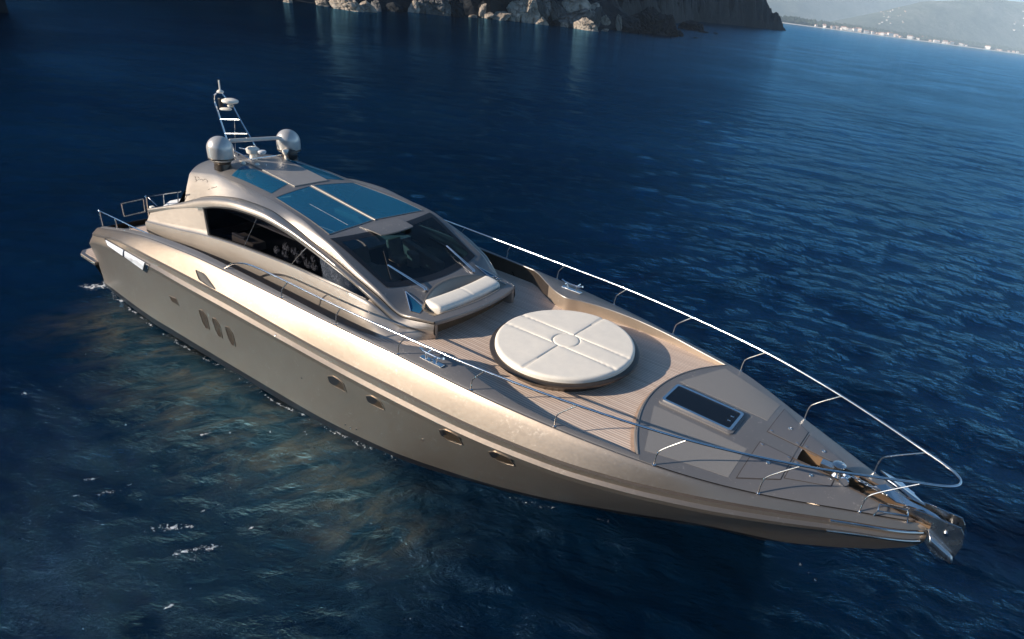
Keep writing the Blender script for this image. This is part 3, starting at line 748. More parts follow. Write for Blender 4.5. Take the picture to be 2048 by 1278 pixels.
# small through-hull dots
for px in ((551, 671), (604, 756), (691, 849), (701, 855), (713, 858), (846, 879)):
    x = hit(px, HB, .0)
    if x:
        q = G(); q.lathe((0, 0, 0), [(.03, -.01), (.03, .012), (.012, .02)], 12)
        o = q.build('through_hull_fitting', 'steel', Y); o.location = x[0]; o.rotation_euler = x[1].to_track_quat('Z', 'Y').to_euler()

# ------------------------------------------------------------------ stern: swim platform, teak, rails, sofa
g = G(); P = [(-23.0, -3.2), (-22.85, -3.75), (-22.5, -3.95), (-21.2, -4.0), (-21.2, 4.0), (-22.5, 3.95), (-22.85, 3.75), (-23.0, 3.2)]
g.prism(P, -2.62, -2.46); bevel(g.build('swim_platform', 'hull', Y, False), .04, 3)
g = G(); g.prism([(x*1.0+.08 if x < -22 else x, y*.96) for x, y in P], -2.458, -2.45); g.build('platform_teak', 'teak', Y, False)
for sgn in (-1, 1):
    g = G(); g.add([(-22.8, sgn*3.8, -2.62), (-21.6, sgn*3.9, -2.62), (-20.6, sgn*3.9, -3.4), (-21.0, sgn*3.4, -3.4), (-21.6, sgn*3.2, -2.62), (-22.8, sgn*3.2, -2.62)], [(0, 1, 2, 3, 4, 5)])
    g.build('platform_bracket', 'hull', Y, False)
def rail(name, P, r, sub=6, mat='steel'): return G().tube(P, r, 10, True, sub).build(name, mat, Y)
for sgn in (-1, 1):
    a = rail('stern_rail', [(-20.78, sgn*3.55, -.95), (-20.74, sgn*3.55, -.24), (-20.6, sgn*3.55, -.18), (-19.5, sgn*3.55, -.15), (-17.5, sgn*3.55, -.12), (-15.8, sgn*3.56, -.0), (-14.7, sgn*3.58, .02)], .027, 6)
    for x, z in ((-19.5, -.16), (-18.4, -.14)):
        q = G(); q.tube([(x, sgn*3.55, z), (x, sgn*3.55, float(L_G.z(x))-.02)], .022, 8); q.build('rail_post', 'steel', a)
q = G(); fr_ = [(-21.6, -2.4, -.33), (-19.55, -2.4, .40), (-19.65, -2.4, -.16), (-21.6, -2.4, -.9)]; q.tube(fr_+fr_[:2], .024, 8); q.build('boarding_gate_frame', 'steelrough', Y)
a = rail('cockpit_rail', [(-19.5, -2.4, -.9), (-19.3, -2.4, .48), (-19.15, -2.4, .60), (-17.6, -2.4, 1.12), (-16.55, -2.35, 1.45)], .026, 5)
for x, z in ((-16.75, 1.38), (-17.9, 1.02)):
    q = G(); q.tube([(x, -2.37, z), (x, -2.42, z-.42)], .02, 8); q.build('rail_post', 'steel', a)
q = G(); q.tube([(-18.4, -2.45, .42), (-19.15, -2.4, .60)], .018, 8); q.build('rail_brace', 'steel', a)
g = G(); rows = []
for i in range(20):
    s = i/19; x = -18.9+s*2.2; rows.append([(x, y, (.38+.56*s) + .06*math.sin(y*5+x*3) * .4 + (-.35 if k in (0, 8) else 0)) for k, y in enumerate(np.linspace(-2.3, 2.3, 9))])
g.grid(rows); g.build('cockpit_sofa', 'whitefab', Y)
g = G(); g.box((-18.35, 0, -.5), (.9, 4.6, .9)); bevel(g.build('cockpit_seat_base', 'cabin', Y, False), .05)
g = G(); g.box((-18.42, -2.62, .34), (.18, .16, .2)); bevel(g.build('wing_end_cap', 'white', Y, False), .04, 3)

# ------------------------------------------------------------------ bow rail
RX = [(-11.48, 3.89, .27), (-11.2, 3.89, .45), (-10.8, 3.89, .68), (-10.27, 3.88, .86), (-9.56, 3.88, .97), (-7.97, 3.86, .97), (-5.94, 3.85, .94), (-3.79, 3.8, .93), (-2.24, 3.75, .93), (-.2, 3.65, .93), (2.6, 3.32, .93), (5.45, 2.76, .93), (8.02, 1.86, .93), (10.3, .74, .94), (10.9, .42, .94), (11.15, .2, .94)]
path = [(x, -y, z) for x, y, z in RX] + [(11.22, 0, .94)] + [(x, y, z) for x, y, z in RX[::-1]]
bowrail = G().tube(path, .031, 12, True, 8).build('bow_rail', 'steel', Y, auto=60)
stan = [((9.43, .90), (10.40, .72)), ((7.20, 1.96), (7.99, 1.87)), ((4.78, 2.90), (5.46, 2.76)), ((2.08, 3.36), (2.70, 3.28)), ((-.50, 3.66), (-.03, 3.64)), ((-3.15, 3.78), (-2.80, 3.77)), ((-5.69, 3.87), (-5.45, 3.84)), ((-8.20, 3.92), (-7.92, 3.86))]
for (bx, by), (tx, ty) in stan:
    for sgn in (-1, 1):
        zb = float(L_G.z(bx))+.01; k = .42
        P = [(bx, sgn*by, zb), (bx+.04, sgn*(by+.01), zb+(.94-zb)*.35), (bx+(tx-bx)*.25, sgn*(by+(ty-by)*.25), zb+(.94-zb)*.55), (tx, sgn*ty, .935)]
        q = G(); q.tube(P, .019, 8, True, 5); o = q.build('stanchion', 'steelrough', bowrail)
        q = G(); q.lathe((bx, sgn*by, zb), [(.045, -.005), (.045, .012), (.022, .02)], 14); q.build('stanchion_foot', 'steel', o)
# cleats
for sgn in (-1, 1):
    z = float(L_G.z(-2.2))+.03; c0 = -2.2; y0 = sgn*3.42
    q = G()
    for sx in (-.24, .24): q.tube([(c0+sx*.8, y0, z), (c0+sx, y0, z+.20)], [.04, .028], 10)
    q.tube([(c0-.46, y0, z+.27), (c0-.28, y0, z+.205), (c0, y0, z+.20), (c0+.28, y0, z+.205), (c0+.46, y0, z+.27)], .035, 10, True, 4)
    q.tube([(c0-.2, y0-sgn*.0, z+.2), (c0-.2, y0-sgn*.22, z+.24)], .03, 8); q.tube([(c0+.2, y0, z+.2), (c0+.2, y0+sgn*.22, z+.22)], .03, 8)
    o = q.build('mooring_cleat', 'steel', Y); q = G(); q.box((c0, y0, z+.005), (.85, .16, .03)); bevel(q.build('cleat_base', 'steel', o, False), .01)

# ------------------------------------------------------------------ bow: chain well, windlass, anchor, stem plate
g = G(); rows = []
for x in np.linspace(7.5, 11.0, 40):
    hw = float(np.interp(x, [7.6, 8.5, 9.1, 10.6, 11.2], [.27, .25, .31, .28, .2])) + .02; z = fz(x, hw); zb = -.62 if x < 9.3 else -.42
    zb = min(zb, z-.08); rows.append([(x, -hw-.03, z+.012), (x, -hw, z+.014), (x, -hw, zb), (x, hw, zb), (x, hw, z+.014), (x, hw+.03, z+.012)])
g.grid(rows); r0 = rows[0]; g.add([r0[1], r0[2], r0[3], r0[4]], [(0, 1, 2, 3)]); g.build('chain_well', 'brown', Y, False)
q = G(); q.lathe((8.62, 0, -.34), [(.17, 0), (.17, .1), (.12, .16), (.1, .26), (.16, .36), (.17, .42), (.1, .46), (.02, .46)], 28)
q.box((8.35, 0, -.16), (.34, .24, .26)); wl_ = q.build('windlass', 'steelrough', Y)
q = G(); q.lathe((8.86, -.26, -.1), [(.11, -.12), (.13, -.10), (.07, -.05), (.07, .05), (.13, .1), (.11, .12)], 20, 'Y'); q.build('windlass_drum', 'steel', wl_)
q = G()
for i in range(12):
    x = 8.95 + i*.10; rz = (i % 2)*.06; q.tube([(x+.07*math.cos(a), (.035 if i % 2 else 0)*math.sin(a), -.10-.012*i+(0 if i % 2 else .035)*math.sin(a)) for a in np.linspace(0, 2*math.pi, 11)], .014, 6, False)
q.build('anchor_chain', 'steelrough', Y)
# anchor shank and flukes lying in the bow roller
q = G(); q.tube([(9.55, 0, -.14), (10.3, 0, -.16), (11.0, 0, -.24), (11.35, 0, -.45)], [.05, .06, .07, .07], 10, True, 4)
anc = q.build('anchor', 'steel', Y)
for sgn in (-1, 1):
    q = G(); q.add([(10.4, sgn*.06, -.08), (9.75, sgn*.16, .16), (9.55, sgn*.36, .14), (10.1, sgn*.44, .0), (10.75, sgn*.12, -.14)], [(0, 1, 2, 3, 4)])
    o = q.build('anchor_fluke', 'steel', anc, False); o.modifiers.new('solid', 'SOLIDIFY').thickness = .03
# stem plates: two tall polished cheeks around the roller
prof = [(9.95, -.30), (10.3, -.20), (10.8, -.12), (11.60, -.12), (11.70, -.24), (11.76, -.55), (11.72, -.98), (11.62, -1.16), (11.42, -1.16), (11.2, -1.08), (11.02, -.9), (10.85, -.62), (10.3, -.5)]
for sgn in (-1, 1):
    y0 = sgn*.20; q = G(); m = len(prof)
    q.add([(x, y0-.012, z) for x, z in prof] + [(x, y0+.012, z) for x, z in prof], [tuple(range(m)), tuple(range(m, 2*m))[::-1]] + [(i, (i+1) % m, m+(i+1) % m, m+i) for i in range(m)])
    o = bevel(q.build('stem_plate', 'steelrough', Y, False), .006)
    q = G(); q.tube([(x, y0, z+.01) for x, z in prof[1:4]], .022, 8); q.build('plate_edge_rail', 'steel', o)
q = G(); q.grid([[(10.98+.62*t + .10*math.sin(a), -.215-.20*math.sin(a)*(1-.3*t), -.52-.34*t-.17*(1-math.cos(a))) for a in np.linspace(0, 2.0, 12)] for t in np.linspace(0, 1, 10)]); o = q.build('anchor_blade', 'steelrough', anc); o.modifiers.new('solid', 'SOLIDIFY').thickness = .02
q = G(); q.lathe((11.35, -.23, -.42), [(.05, -.03), (.05, .03), (.02, .04)], 12, 'Y'); q.build('plate_bolt', 'steel', Y)
q = G(); q.add([(11.74, -.2, -.26), (11.74, .2, -.26), (11.79, .2, -.55), (11.79, -.2, -.55)], [(0, 1, 2, 3)]); q.add([(11.2, -.2, -1.09), (11.2, .2, -1.09), (11.5, .2, -1.18), (11.5, -.2, -1.18)], [(0, 1, 2, 3)])
q.build('plate_bridge', 'steel', Y, False)
q = G(); q.lathe((11.45, 0, -.3), [(.11, -.19), (.07, -.05), (.07, .05), (.11, .19)], 18, 'Y'); q.build('bow_roller', 'black', Y)
# rounded stainless nose and rub strake sheathing
q = G(); rows = []
for z in (-.40, -.45, -.56, -.60, -.84, -.88, -.92):
    r = .30 if z not in (-.40, -.92) else .24
    rows.append([(10.72+r*math.cos(a)*1.0, r*math.sin(a)*1.12, z) for a in np.linspace(-math.pi/2, math.pi/2, 20)])
q.grid(rows); q.F.append(tuple(range(20))); b = 6*20; q.F.append(tuple(b+i for i in range(20))[::-1]); q.build('stem_nose', 'inner', Y)
for sgn in (-1, 1):
    for L, dz, rr in ((L_1, -.06, .035), (L_2, .02, .028)):
        q = G(); q.tube([(x, sgn*(abs(L.at(x)[1])+.01), L.at(x)[2]+dz) for x in np.linspace(8.9, 10.9, 14)], rr, 8); q.build('rub_strake_sheath', 'steel', Y)
    # fairlead box at the bow
    q = G(); q.tube([(9.75, sgn*.80, -.35), (9.80, sgn*.80, -.18), (10.45, sgn*.50, -.18), (10.5, sgn*.48, -.38)], .022, 8); q.tube([(9.80, sgn*.55, -.16), (10.42, sgn*.30, -.16)], .022, 8)
    q.tube([(9.80, sgn*.80, -.18), (9.80, sgn*.55, -.16)], .02, 8); q.tube([(10.45, sgn*.50, -.18), (10.42, sgn*.3, -.16)], .02, 8); q.build('bow_fairlead', 'steel', Y)

# ------------------------------------------------------------------ mast, domes, radar
roofz = lambda x, y: ztop(x, y)
for sgn, yy in ((-1, -1.36), (1, 1.36)):
    x0 = -15.2; zr = roofz(x0, yy)
    q = G(); q.lathe((x0, yy, 0), [(.30, 2.78), (.40, 2.84), (.435, 2.95), (.44, 3.15)] + [(.44*math.cos(a), 3.25+.46*math.sin(a)) for a in np.linspace(.05, 1.5, 12)] + [(.005, 3.712)], 40)
    o = q.build('satellite_dome', 'dome', Y, auto=60); q = G(); q.lathe((x0, yy, 0), [(.30, zr-.05), (.27, 2.7), (.32, 2.79)], 24); q.build('dome_pedestal', 'dark', o)
    q = G(); q.lathe((x0, yy, 0), [(.43, 2.88), (.447, 2.885), (.447, 2.93), (.43, 2.935)], 40); q.build('dome_band', 'dark', o)
my = .0
mast = G().tube([(-17.35, my-.12, 4.75), (-17.42, my-.12, 4.5), (-17.25, my-.14, 4.15), (-17.12, my-.16, 3.84), (-16.73, my-.2, 2.88), (-16.6, my-.2, 2.3)], .035, 10, True, 5).build('mast', 'steel', Y)
def mp(name, P, r, sub=0, mat='steel'): q = G(); q.tube(P, r, 8, True, sub); return q.build(name, mat, mast)
mp('mast_strut', [(-16.65, my+.12, 4.5), (-16.55, my+.12, 4.39), (-16.33, my+.14, 4.05), (-15.72, my+.18, 3.28), (-15.5, my+.2, 3.0)], .03, 4)
mp('mast_rung', [(-17.12, my-.15, 3.86), (-16.3, my+.13, 3.98)], .02)
mp('mast_rung', [(-16.9, my-.18, 3.35), (-15.95, my+.16, 3.5)], .02)
mp('mast_rung', [(-16.55, my+.1, 2.82), (-15.4, my+.2, 2.92)], .02)
mp('whip_antenna', [(-16.42, my, 3.95), (-16.75, my-.05, 1.95)], .012)
mp('mast_base_tube', [(-16.66, my-.2, 2.80), (-15.9, my-.25, 2.75), (-15.0, my-.3, 2.70)], .035)
for x in (-16.1, -15.05, -14.2): mp('mast_foot', [(x, my-.28, 2.74), (x+.03, my-.28, 2.32)], .03)
mp('top_antenna', [(-17.12, my, 4.95), (-17.1, my, 5.34)], .03, 0, 'white')
mp('top_bracket', [(-17.35, my-.12, 4.75), (-17.12, my, 4.93), (-16.7, my+.06, 4.6)], .025)
q = G(); q.lathe((-17.12, my, 4.9), [(.10, -.04), (.13, 0), (.10, .05), (.03, .09)], 16); q.build('anemometer', 'white', mast)
q = G(); q.lathe((-16.72, my+.1, 4.55), [(.10, -.16), (.12, -.10), (.06, -.06), (.26, 0), (.30, .05), (.28, .11), (.16, .16), (.01, .17)], 28); q.build('gps_dome', 'white', mast)
q = G(); q.lathe((-16.95, my+.02, 4.26), [(.04, -.03), (.2, -.01), (.22, .02), (.18, .05), (.02, .07)], 20); q.build('camera_disc', 'white', mast)
q = G(); q.box((-17.2, my, 4.45), (.16, .14, .42)); bevel(q.build('navigation_light', 'black', mast, False), .03)
# open array radar
q = G(); q.lathe((-15.2, -.15, 0), [(.20, 2.42), (.14, 2.75), (.12, 2.88), (.22, 2.95), (.24, 3.10), (.16, 3.17), (.02, 3.18)], 28); rad = q.build('radar_scanner', 'white', Y)
q = G(); q.box((-15.3, .15, 3.42), (.13, 2.0, .14), math.radians(-12)); bevel(q.build('radar_bar', 'dome', rad, False), .04, 3)
q = G(); q.lathe((-14.85, .0, 3.05), [(.03, -.12), (.12, -.08), (.16, .0), (.12, .05), (.02, .06)], 20); q.build('radar_dish', 'whitefab', rad)
q = G(); q.lathe((-14.78, .95, 0), [(.10, 2.45), (.08, 2.8), (.13, 2.86), (.15, 2.96), (.10, 3.03), (.01, 3.04)], 20); q.build('searchlight', 'white', Y)
q = G(); q.lathe((-14.70, 1.10, 2.83), [(.03, -.2), (.17, -.17), (.21, -.05), (.21, .12), (.16, .15), (.02, .16)], 24, 'X'); q.build('horn_speaker', 'black', Y)
q = G()
for y in (-.35, .05, .45, .85): q.tube([(-15.0, y, 2.42), (-15.0, y, 2.78)], .018, 6)
for z in (2.62, 2.78): q.tube([(-15.0, -.5, z), (-15.0, 1.1, z)], .018, 6)
q.tube([(-14.6, -.4, 2.62), (-14.6, 1.0, 2.62)], .016, 6)
for y in (-.4, .3, 1.0): q.tube([(-15.0, y, 2.62), (-14.6, y, 2.62)], .015, 6); q.tube([(-14.6, y, 2.62), (-14.6, y, 2.38)], .015, 6)
q.build('equipment_rack', 'steel', Y)
for x, y in ((-16.3, -.9), (-14.9, -.75), (-14.5, -.45)):
    q = G(); z = roofz(x, y); q.lathe((x, y, z), [(.08, -.01), (.09, .04), (.05, .10), (.01, .11)], 16); q.build('deck_light', 'white', Y)

# ================================================================== SEA
SEA0 = CAM[:2]
NA_, q_ = 1000, 1.0115
rr_ = [2.0]
while rr_[-1] < 20000: rr_.append(rr_[-1]*q_)
rr_ = np.array(rr_); ang = np.linspace(0, 2*math.pi, NA_, endpoint=False)
Rg, Ag = np.meshgrid(rr_, ang, indexing='ij'); X = SEA0[0]+Rg*np.cos(Ag); Yg = SEA0[1]+Rg*np.sin(Ag)
Z = np.zeros_like(X); fade = np.clip(1.2 - Rg/170, 0, 1)**1.3
wd = math.radians(112)
for k in range(70):
    lam = math.exp(rng.uniform(math.log(.7), math.log(9))); th = wd + rng.normal(0, .62); kk = 2*math.pi/lam
    amp = .0052*lam**.6; ph = rng.uniform(0, 6.283)
    res = np.clip(lam/(Rg*.03+1e-6) - .35, 0, 1)      # only waves the grid can carry
    arg = kk*(X*math.cos(th)+Yg*math.sin(th)) + ph + .6*np.sin(.07*X+k)+.6*np.sin(.06*Yg+2*k)
    Z += amp*res*(np.sin(arg) + .22*np.sin(2*arg))
Z *= fade
# swell patches
Z *= .75 + .35*np.sin(.09*X+1.3)*np.sin(.075*Yg+.4)
nv = X.size; co_ = np.stack([X, Yg, Z], -1).reshape(-1, 3)
cen = np.array([[SEA0[0], SEA0[1], 0]]); co_ = np.vstack([co_, cen])
nr_ = len(rr_); I, J = np.meshgrid(np.arange(nr_-1), np.arange(NA_), indexing='ij'); J2 = (J+1) % NA_
quads = np.stack([I*NA_+J, (I+1)*NA_+J, (I+1)*NA_+J2, I*NA_+J2], -1).reshape(-1, 4)
tris = np.stack([np.full(NA_, nv), np.arange(NA_), (np.arange(NA_)+1) % NA_], -1)
me = bpy.data.meshes.new('sea'); me.vertices.add(len(co_)); me.vertices.foreach_set('co', co_.ravel())
nl = quads.size + tris.size; me.loops.add(nl); me.loops.foreach_set('vertex_index', np.concatenate([quads.ravel(), tris.ravel()]).astype(np.int32))
npoly = len(quads)+len(tris); me.polygons.add(npoly)
ls = np.concatenate([np.arange(len(quads))*4, quads.size+np.arange(len(tris))*3]).astype(np.int32); me.polygons.foreach_set('loop_start', ls)
me.polygons.foreach_set('use_smooth', np.ones(npoly, bool)); me.update(calc_edges=True); me.validate()
# foam mask: real places on the water where crests break
foam = np.zeros(len(co_)); refl = np.zeros(len(co_))
def seg_foam(P, wd_, st, arr):
    P = [at_z(p, 0)[:2] for p in P]
    for a, b in zip(P[:-1], P[1:]):
        d = b-a; L = d @ d; rel = co_[:, :2]-a; t = np.clip((rel @ d)/L, 0, 1); dist = np.linalg.norm(rel - t[:, None]*d, axis=1)
        np.maximum(arr, st*np.exp(-(dist/wd_)**2), out=arr)
S_ = 600/1128.                                     # pixels of an enlarged view back to the photograph
for P, w_, s_ in [([(75, 752), (150, 738), (200, 715), (258, 700)], .10, .9), ([(90, 815), (190, 798), (240, 790), (308, 765)], .12, .9), ([(355, 750), (430, 738)], .12, .7),
                  ([(450, 612), (520, 592), (600, 583), (690, 578)], .08, .9), ([(390, 936), (440, 928), (520, 925)], .16, 1.), ([(480, 1028), (540, 1012), (620, 1000)], .16, 1.),
                  ([(500, 1050), (560, 1040)], .2, .6), ([(505, 855), (560, 862), (600, 840), (655, 828)], .08, .8), ([(245, 452), (285, 462)], .06, .7), ([(240, 545), (350, 550), (410, 565)], .06, .6),
                  ([(800, 1035), (870, 1010), (920, 1045)], .12, .5), ([(200, 1053), (340, 1030)], .25, .35), ([(400, 1090), (620, 1080), (700, 1100)], .35, .35), ([(945, 530), (965, 600)], .10, .6),
                  ([(160, 440), (280, 460)], .05, .6), ([(280, 490), (380, 498)], .05, .55), ([(840, 1120), (930, 1118)], .3, .3)]:
    seg_foam([(100+x*S_, 560+y*S_) for x, y in P], w_, s_, foam)
seg_foam([(213, 566), (185, 578), (172, 572)], .28, 1.1, foam); seg_foam([(213, 566), (225, 582), (260, 600)], .15, .8, foam)
for P, w_, s_ in [([(1020, 995), (1060, 1005), (1110, 1018)], .12, .7), ([(1150, 975), (1210, 988)], .1, .6), ([(1180, 1035), (1290, 1060)], .08, .7), ([(1535, 1100), (1560, 1130)], .12, .6), ([(1590, 1112), (1640, 1165)], .08, .7),
                  ([(1880, 1140), (1960, 1195)], .06, .6), ([(1195, 1155), (1212, 1172)], .07, .7), ([(1020, 1200), (1010, 1230)], .3, .3), ([(920, 1078), (970, 1080)], .06, .5)]:
    seg_foam(P, w_, s_, foam)
for k in range(85):
    px, py = rng.uniform(20, 1150), rng.uniform(610, 1250)
    if py < 560 + .55*px - 20: continue
    if py > 1060 and rng.rand() < .5: continue
    L_ = rng.uniform(3, 16); seg_foam([(px, py), (px+L_, py-L_*rng.uniform(-.1, .45))], rng.uniform(.07, .11), rng.uniform(.45, .95), foam)
# foam at the waterline along the starboard side
for k in range(130):
    t0 = rng.uniform(.0, .62); a = L_W.t(t0); b = L_W.t(t0+.008+rng.uniform(0, .012)); off = rng.uniform(.02, .16)
    a2, b2 = np.array([a[0], a[1]-off]), np.array([b[0], b[1]-off]); d = b2-a2; L = d@d; near = (np.abs(co_[:, 0]-a2[0]) < 3) & (np.abs(co_[:, 1]-a2[1]) < 2)
    rel = co_[near, :2]-a2; tt = np.clip((rel@d)/L, 0, 1); dist = np.linalg.norm(rel-tt[:, None]*d, axis=1); foam[near] = np.maximum(foam[near], rng.uniform(.5, 1.0)*np.exp(-(dist/.07)**2))
# tan reflection of the hull painted into the water off the starboard quarter
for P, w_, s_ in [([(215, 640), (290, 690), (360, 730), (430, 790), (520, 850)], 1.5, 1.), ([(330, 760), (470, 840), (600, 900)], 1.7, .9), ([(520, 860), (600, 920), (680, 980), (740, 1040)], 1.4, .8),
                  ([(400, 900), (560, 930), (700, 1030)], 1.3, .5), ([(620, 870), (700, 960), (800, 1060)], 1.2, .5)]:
    seg_foam(P, w_, s_, refl)
at1 = me.attributes.new('foam', 'FLOAT', 'POINT'); at1.data.foreach_set('value', foam.astype(np.float32))
at2 = me.attributes.new('hull_refl', 'FLOAT', 'POINT'); at2.data.foreach_set('value', refl.astype(np.float32))
def water():
    a = N('sea_water'); c = a.tc()
    cw = a.tc((1.0, .42, 1), (0, 0, -wd))
    n1 = a.noise(cw, 1.9, 7, .66, .5); n2 = a.noise(cw, 5.5, 5, .66, .3); n3 = a.noise(a.tc((1, .5, 1), (0, 0, -wd+.5)), .22, 4, .6)
    gust = a.noise(c, .035, 4, .6); gm = a.ramp(gust, [(.35, (.45, .45, .45)), (.65, (1, 1, 1))])
    h = a.math('ADD', a.math('MULTIPLY', n1, .55), a.math('MULTIPLY', n2, .22)); h = a.math('ADD', a.math('MULTIPLY', h, gm), a.math('MULTIPLY', n3, .8))
    nb = a.bump(h, 1.0, .38)
    fo = a.n('ShaderNodeAttribute', attribute_name='foam').outputs['Fac']; refl_fac = a.n('ShaderNodeAttribute', attribute_name='hull_refl').outputs['Fac']
    fn = a.noise(c, 7.5, 8, .75, .8)
    fmask = a.ramp(a.math('ADD', a.math('MULTIPLY', fo, .30), a.math('MULTIPLY', fn, .9)), [(.70, (0, 0, 0)), (.78, (1, 1, 1))])
    fmask = a.math('MULTIPLY', fmask, a.math('GREATER_THAN', fo, .02))
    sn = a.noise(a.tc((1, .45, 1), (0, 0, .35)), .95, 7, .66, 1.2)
    refl_mask = a.math('MULTIPLY', refl_fac, a.ramp(sn, [(.44, (0, 0, 0)), (.66, (1, 1, 1))]))
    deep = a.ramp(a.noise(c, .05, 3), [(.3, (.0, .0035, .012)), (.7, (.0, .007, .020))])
    teal = a.mixc(a.math('MULTIPLY', refl_fac, .5), deep, (.002, .014, .014))  # greenish tan hull reflection painted into the diffuse colour
    col = a.mixc(a.math('MULTIPLY', refl_mask, .85), teal, (.085, .072, .042)); col = a.mixc(fmask, col, (.75, .78, .80))
    a.t.nodes.remove(a.b); df = a.n('ShaderNodeBsdfDiffuse'); a.l(col, df.inputs[0]); a.l(nb, df.inputs['Normal'])
    gl = a.n('ShaderNodeBsdfGlossy'); gl.inputs[0].default_value = (.27, .66, 1, 1); a.l(nb, gl.inputs['Normal'])
    a.l(a.math('MULTIPLY_ADD', fmask, .5, .085), gl.inputs['Roughness'])
    fr = a.n('ShaderNodeFresnel'); fr.inputs[0].default_value = 1.33; a.l(nb, fr.inputs['Normal'])
    mx = a.n('ShaderNodeMixShader'); a.l(a.math('MULTIPLY', fr.outputs[0], a.math('SUBTRACT', 1.0, a.math('MULTIPLY', fmask, .8))), mx.inputs[0])
    a.l(df.outputs[0], mx.inputs[1]); a.l(gl.outputs[0], mx.inputs[2]); a.l(mx.outputs[0], a.o.inputs[0])
    return a.m
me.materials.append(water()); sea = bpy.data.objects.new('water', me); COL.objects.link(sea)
tag(sea, 'dark blue rippled sea with small breaking crests', kind='structure')

# ================================================================== COAST
def rock_mat(name, cols, sc_=.35, rough=.85, bumpd=.25):
    a = N(name); c = a.tc(); f = a.noise(c, sc_, 10, .68, .4); v = a.n('ShaderNodeTexVoronoi', feature='DISTANCE_TO_EDGE'); v.inputs['Scale'].default_value = sc_*1.6; a.l(c, v.inputs['Vector'])
    crack = a.ramp(v.outputs['Distance'], [(.0, (0, 0, 0)), (.09, (1, 1, 1))])
    base = a.ramp(f, [(.32, cols[0]), (.5, cols[1]), (.68, cols[2])])
    a.l(a.mixc(a.math('MULTIPLY_ADD', crack, .6, .4), tuple(x*.5 for x in cols[0]), base), a.b.inputs['Base Color']); set_in(a.b, Roughness=rough)
    a.l(a.bump(a.math('ADD', f, a.math('MULTIPLY', crack, .2)), 1., bumpd), a.b.inputs['Normal']); return a.m
M['rock_light'] = rock_mat('pale_shore_rock', [(.17, .14, .11), (.44, .37, .295), (.62, .54, .45)], .3)
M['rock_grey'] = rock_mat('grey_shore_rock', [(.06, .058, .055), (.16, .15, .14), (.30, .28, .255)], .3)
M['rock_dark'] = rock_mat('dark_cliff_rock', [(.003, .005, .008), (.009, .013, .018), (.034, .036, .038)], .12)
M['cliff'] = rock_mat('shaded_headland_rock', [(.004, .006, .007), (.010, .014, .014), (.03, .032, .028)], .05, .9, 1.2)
def headland(name, front, depth, prof, namp, mat, seed, nu=160, nv_=60, label=None):
    """front: waterline points; the ground rises inland (away from the camera) with profile prof over depth"""
    P = np.array(front, float); dl = np.r_[0, np.cumsum(np.linalg.norm(np.diff(P, axis=0), axis=1))]
    V = []
    for i in range(nu):
        s = dl[-1]*i/(nu-1); x, y = np.interp(s, dl, P[:, 0]), np.interp(s, dl, P[:, 1])
        e = 2.0*dl[-1]/nu; tx = np.interp(s+e, dl, P[:, 0])-np.interp(s-e, dl, P[:, 0]); ty = np.interp(s+e, dl, P[:, 1])-np.interp(s-e, dl, P[:, 1]); L = math.hypot(tx, ty)
        nx, ny = -ty/L, tx/L
        if nx*(x-CAM[0])+ny*(y-CAM[1]) < 0: nx, ny = -nx, -ny
        for j in range(nv_):
            u = (j/(nv_-1))**1.6; d = depth*u - 1
            h_ = prof(s/dl[-1], max(0, d/depth))
            k = min(1, max(0, d)/6)
            r1 = fractal(Vector((x*.03+nx*d*.03+seed, y*.03+ny*d*.03, .3*seed)), 1.0, 2.1, 5); r2 = 1-2*abs(mnoise(Vector(((x+nx*d)*.09, (y+ny*d)*.09, seed))))
            r3 = mnoise(Vector(((x+nx*d)*.35, (y+ny*d)*.35, seed+3))); sh = mnoise(Vector((s*.06, j*.1, seed)))*3*namp/6
            vd = voronoi(Vector(((x+nx*d)*.07, (y+ny*d)*.07, j*.08)))[0][0]
            z = h_ + k*namp*(r1*.9 + .45*r2 + .22*r3 + 1.0*(vd-.4)) if d > 0 else -1.5
            V.append((x+nx*(d+8)+nx*k*max(0, sh+1), y+ny*(d+8)+ny*k*max(0, sh+1), max(z, .05) if d > 0.5 else -1.5))
    F = [(i*nv_+j, (i+1)*nv_+j, (i+1)*nv_+j+1, i*nv_+j+1) for i in range(nu-1) for j in range(nv_-1)]
    o = meshobj(name, V, F, mat, None, False); tag(o, label, kind='structure'); return o
shore_px = [(570, 5), (650, 13), (740, 22), (840, 27), (960, 37), (1080, 49), (1190, 60), (1280, 66), (1352, 71)]
front = [at_z(p, 0)[:2] for p in shore_px]
d0 = front[0]-front[2]; d0 /= np.linalg.norm(d0)
left = [front[0] + d0*k + np.array([math.cos(YAW+math.pi), math.sin(YAW+math.pi)])*k*.20 for k in (230, 170, 120, 80, 45, 20)]
pf = lambda s, u: (50+8*math.sin(s*5))*(1-math.exp(-u*110/70.)) * min(1, (1.02-s)*7)
near_front = left + front
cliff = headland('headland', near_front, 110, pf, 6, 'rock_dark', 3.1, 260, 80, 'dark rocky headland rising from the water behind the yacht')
far_px = [(1360, 51), (1400, 44), (1440, 48), (1500, 54), (1545, 59), (1583, 63)]
ff = [at_z(p, 0)[:2] for p in far_px]
d1 = ff[0]-ff[3]; d1 /= np.linalg.norm(d1); ff = [ff[0]+d1*300] + ff
pf2 = lambda s, u: 95*min(1, u*3.0)**.6*min(1, max(0, .955-s)*14)**.7 + 13*min(1, u*14)*(1 if s < .999 else 0)
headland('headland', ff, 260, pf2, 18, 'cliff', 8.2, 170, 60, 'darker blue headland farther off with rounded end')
behind = [(-160*math.cos(t)*0 + 125*math.cos(t) - 8, 125*math.sin(t) - 2) for t in np.linspace(math.radians(165), math.radians(325), 70)]  # unseen shore arm, added and raised so the side windows reflect dark rock
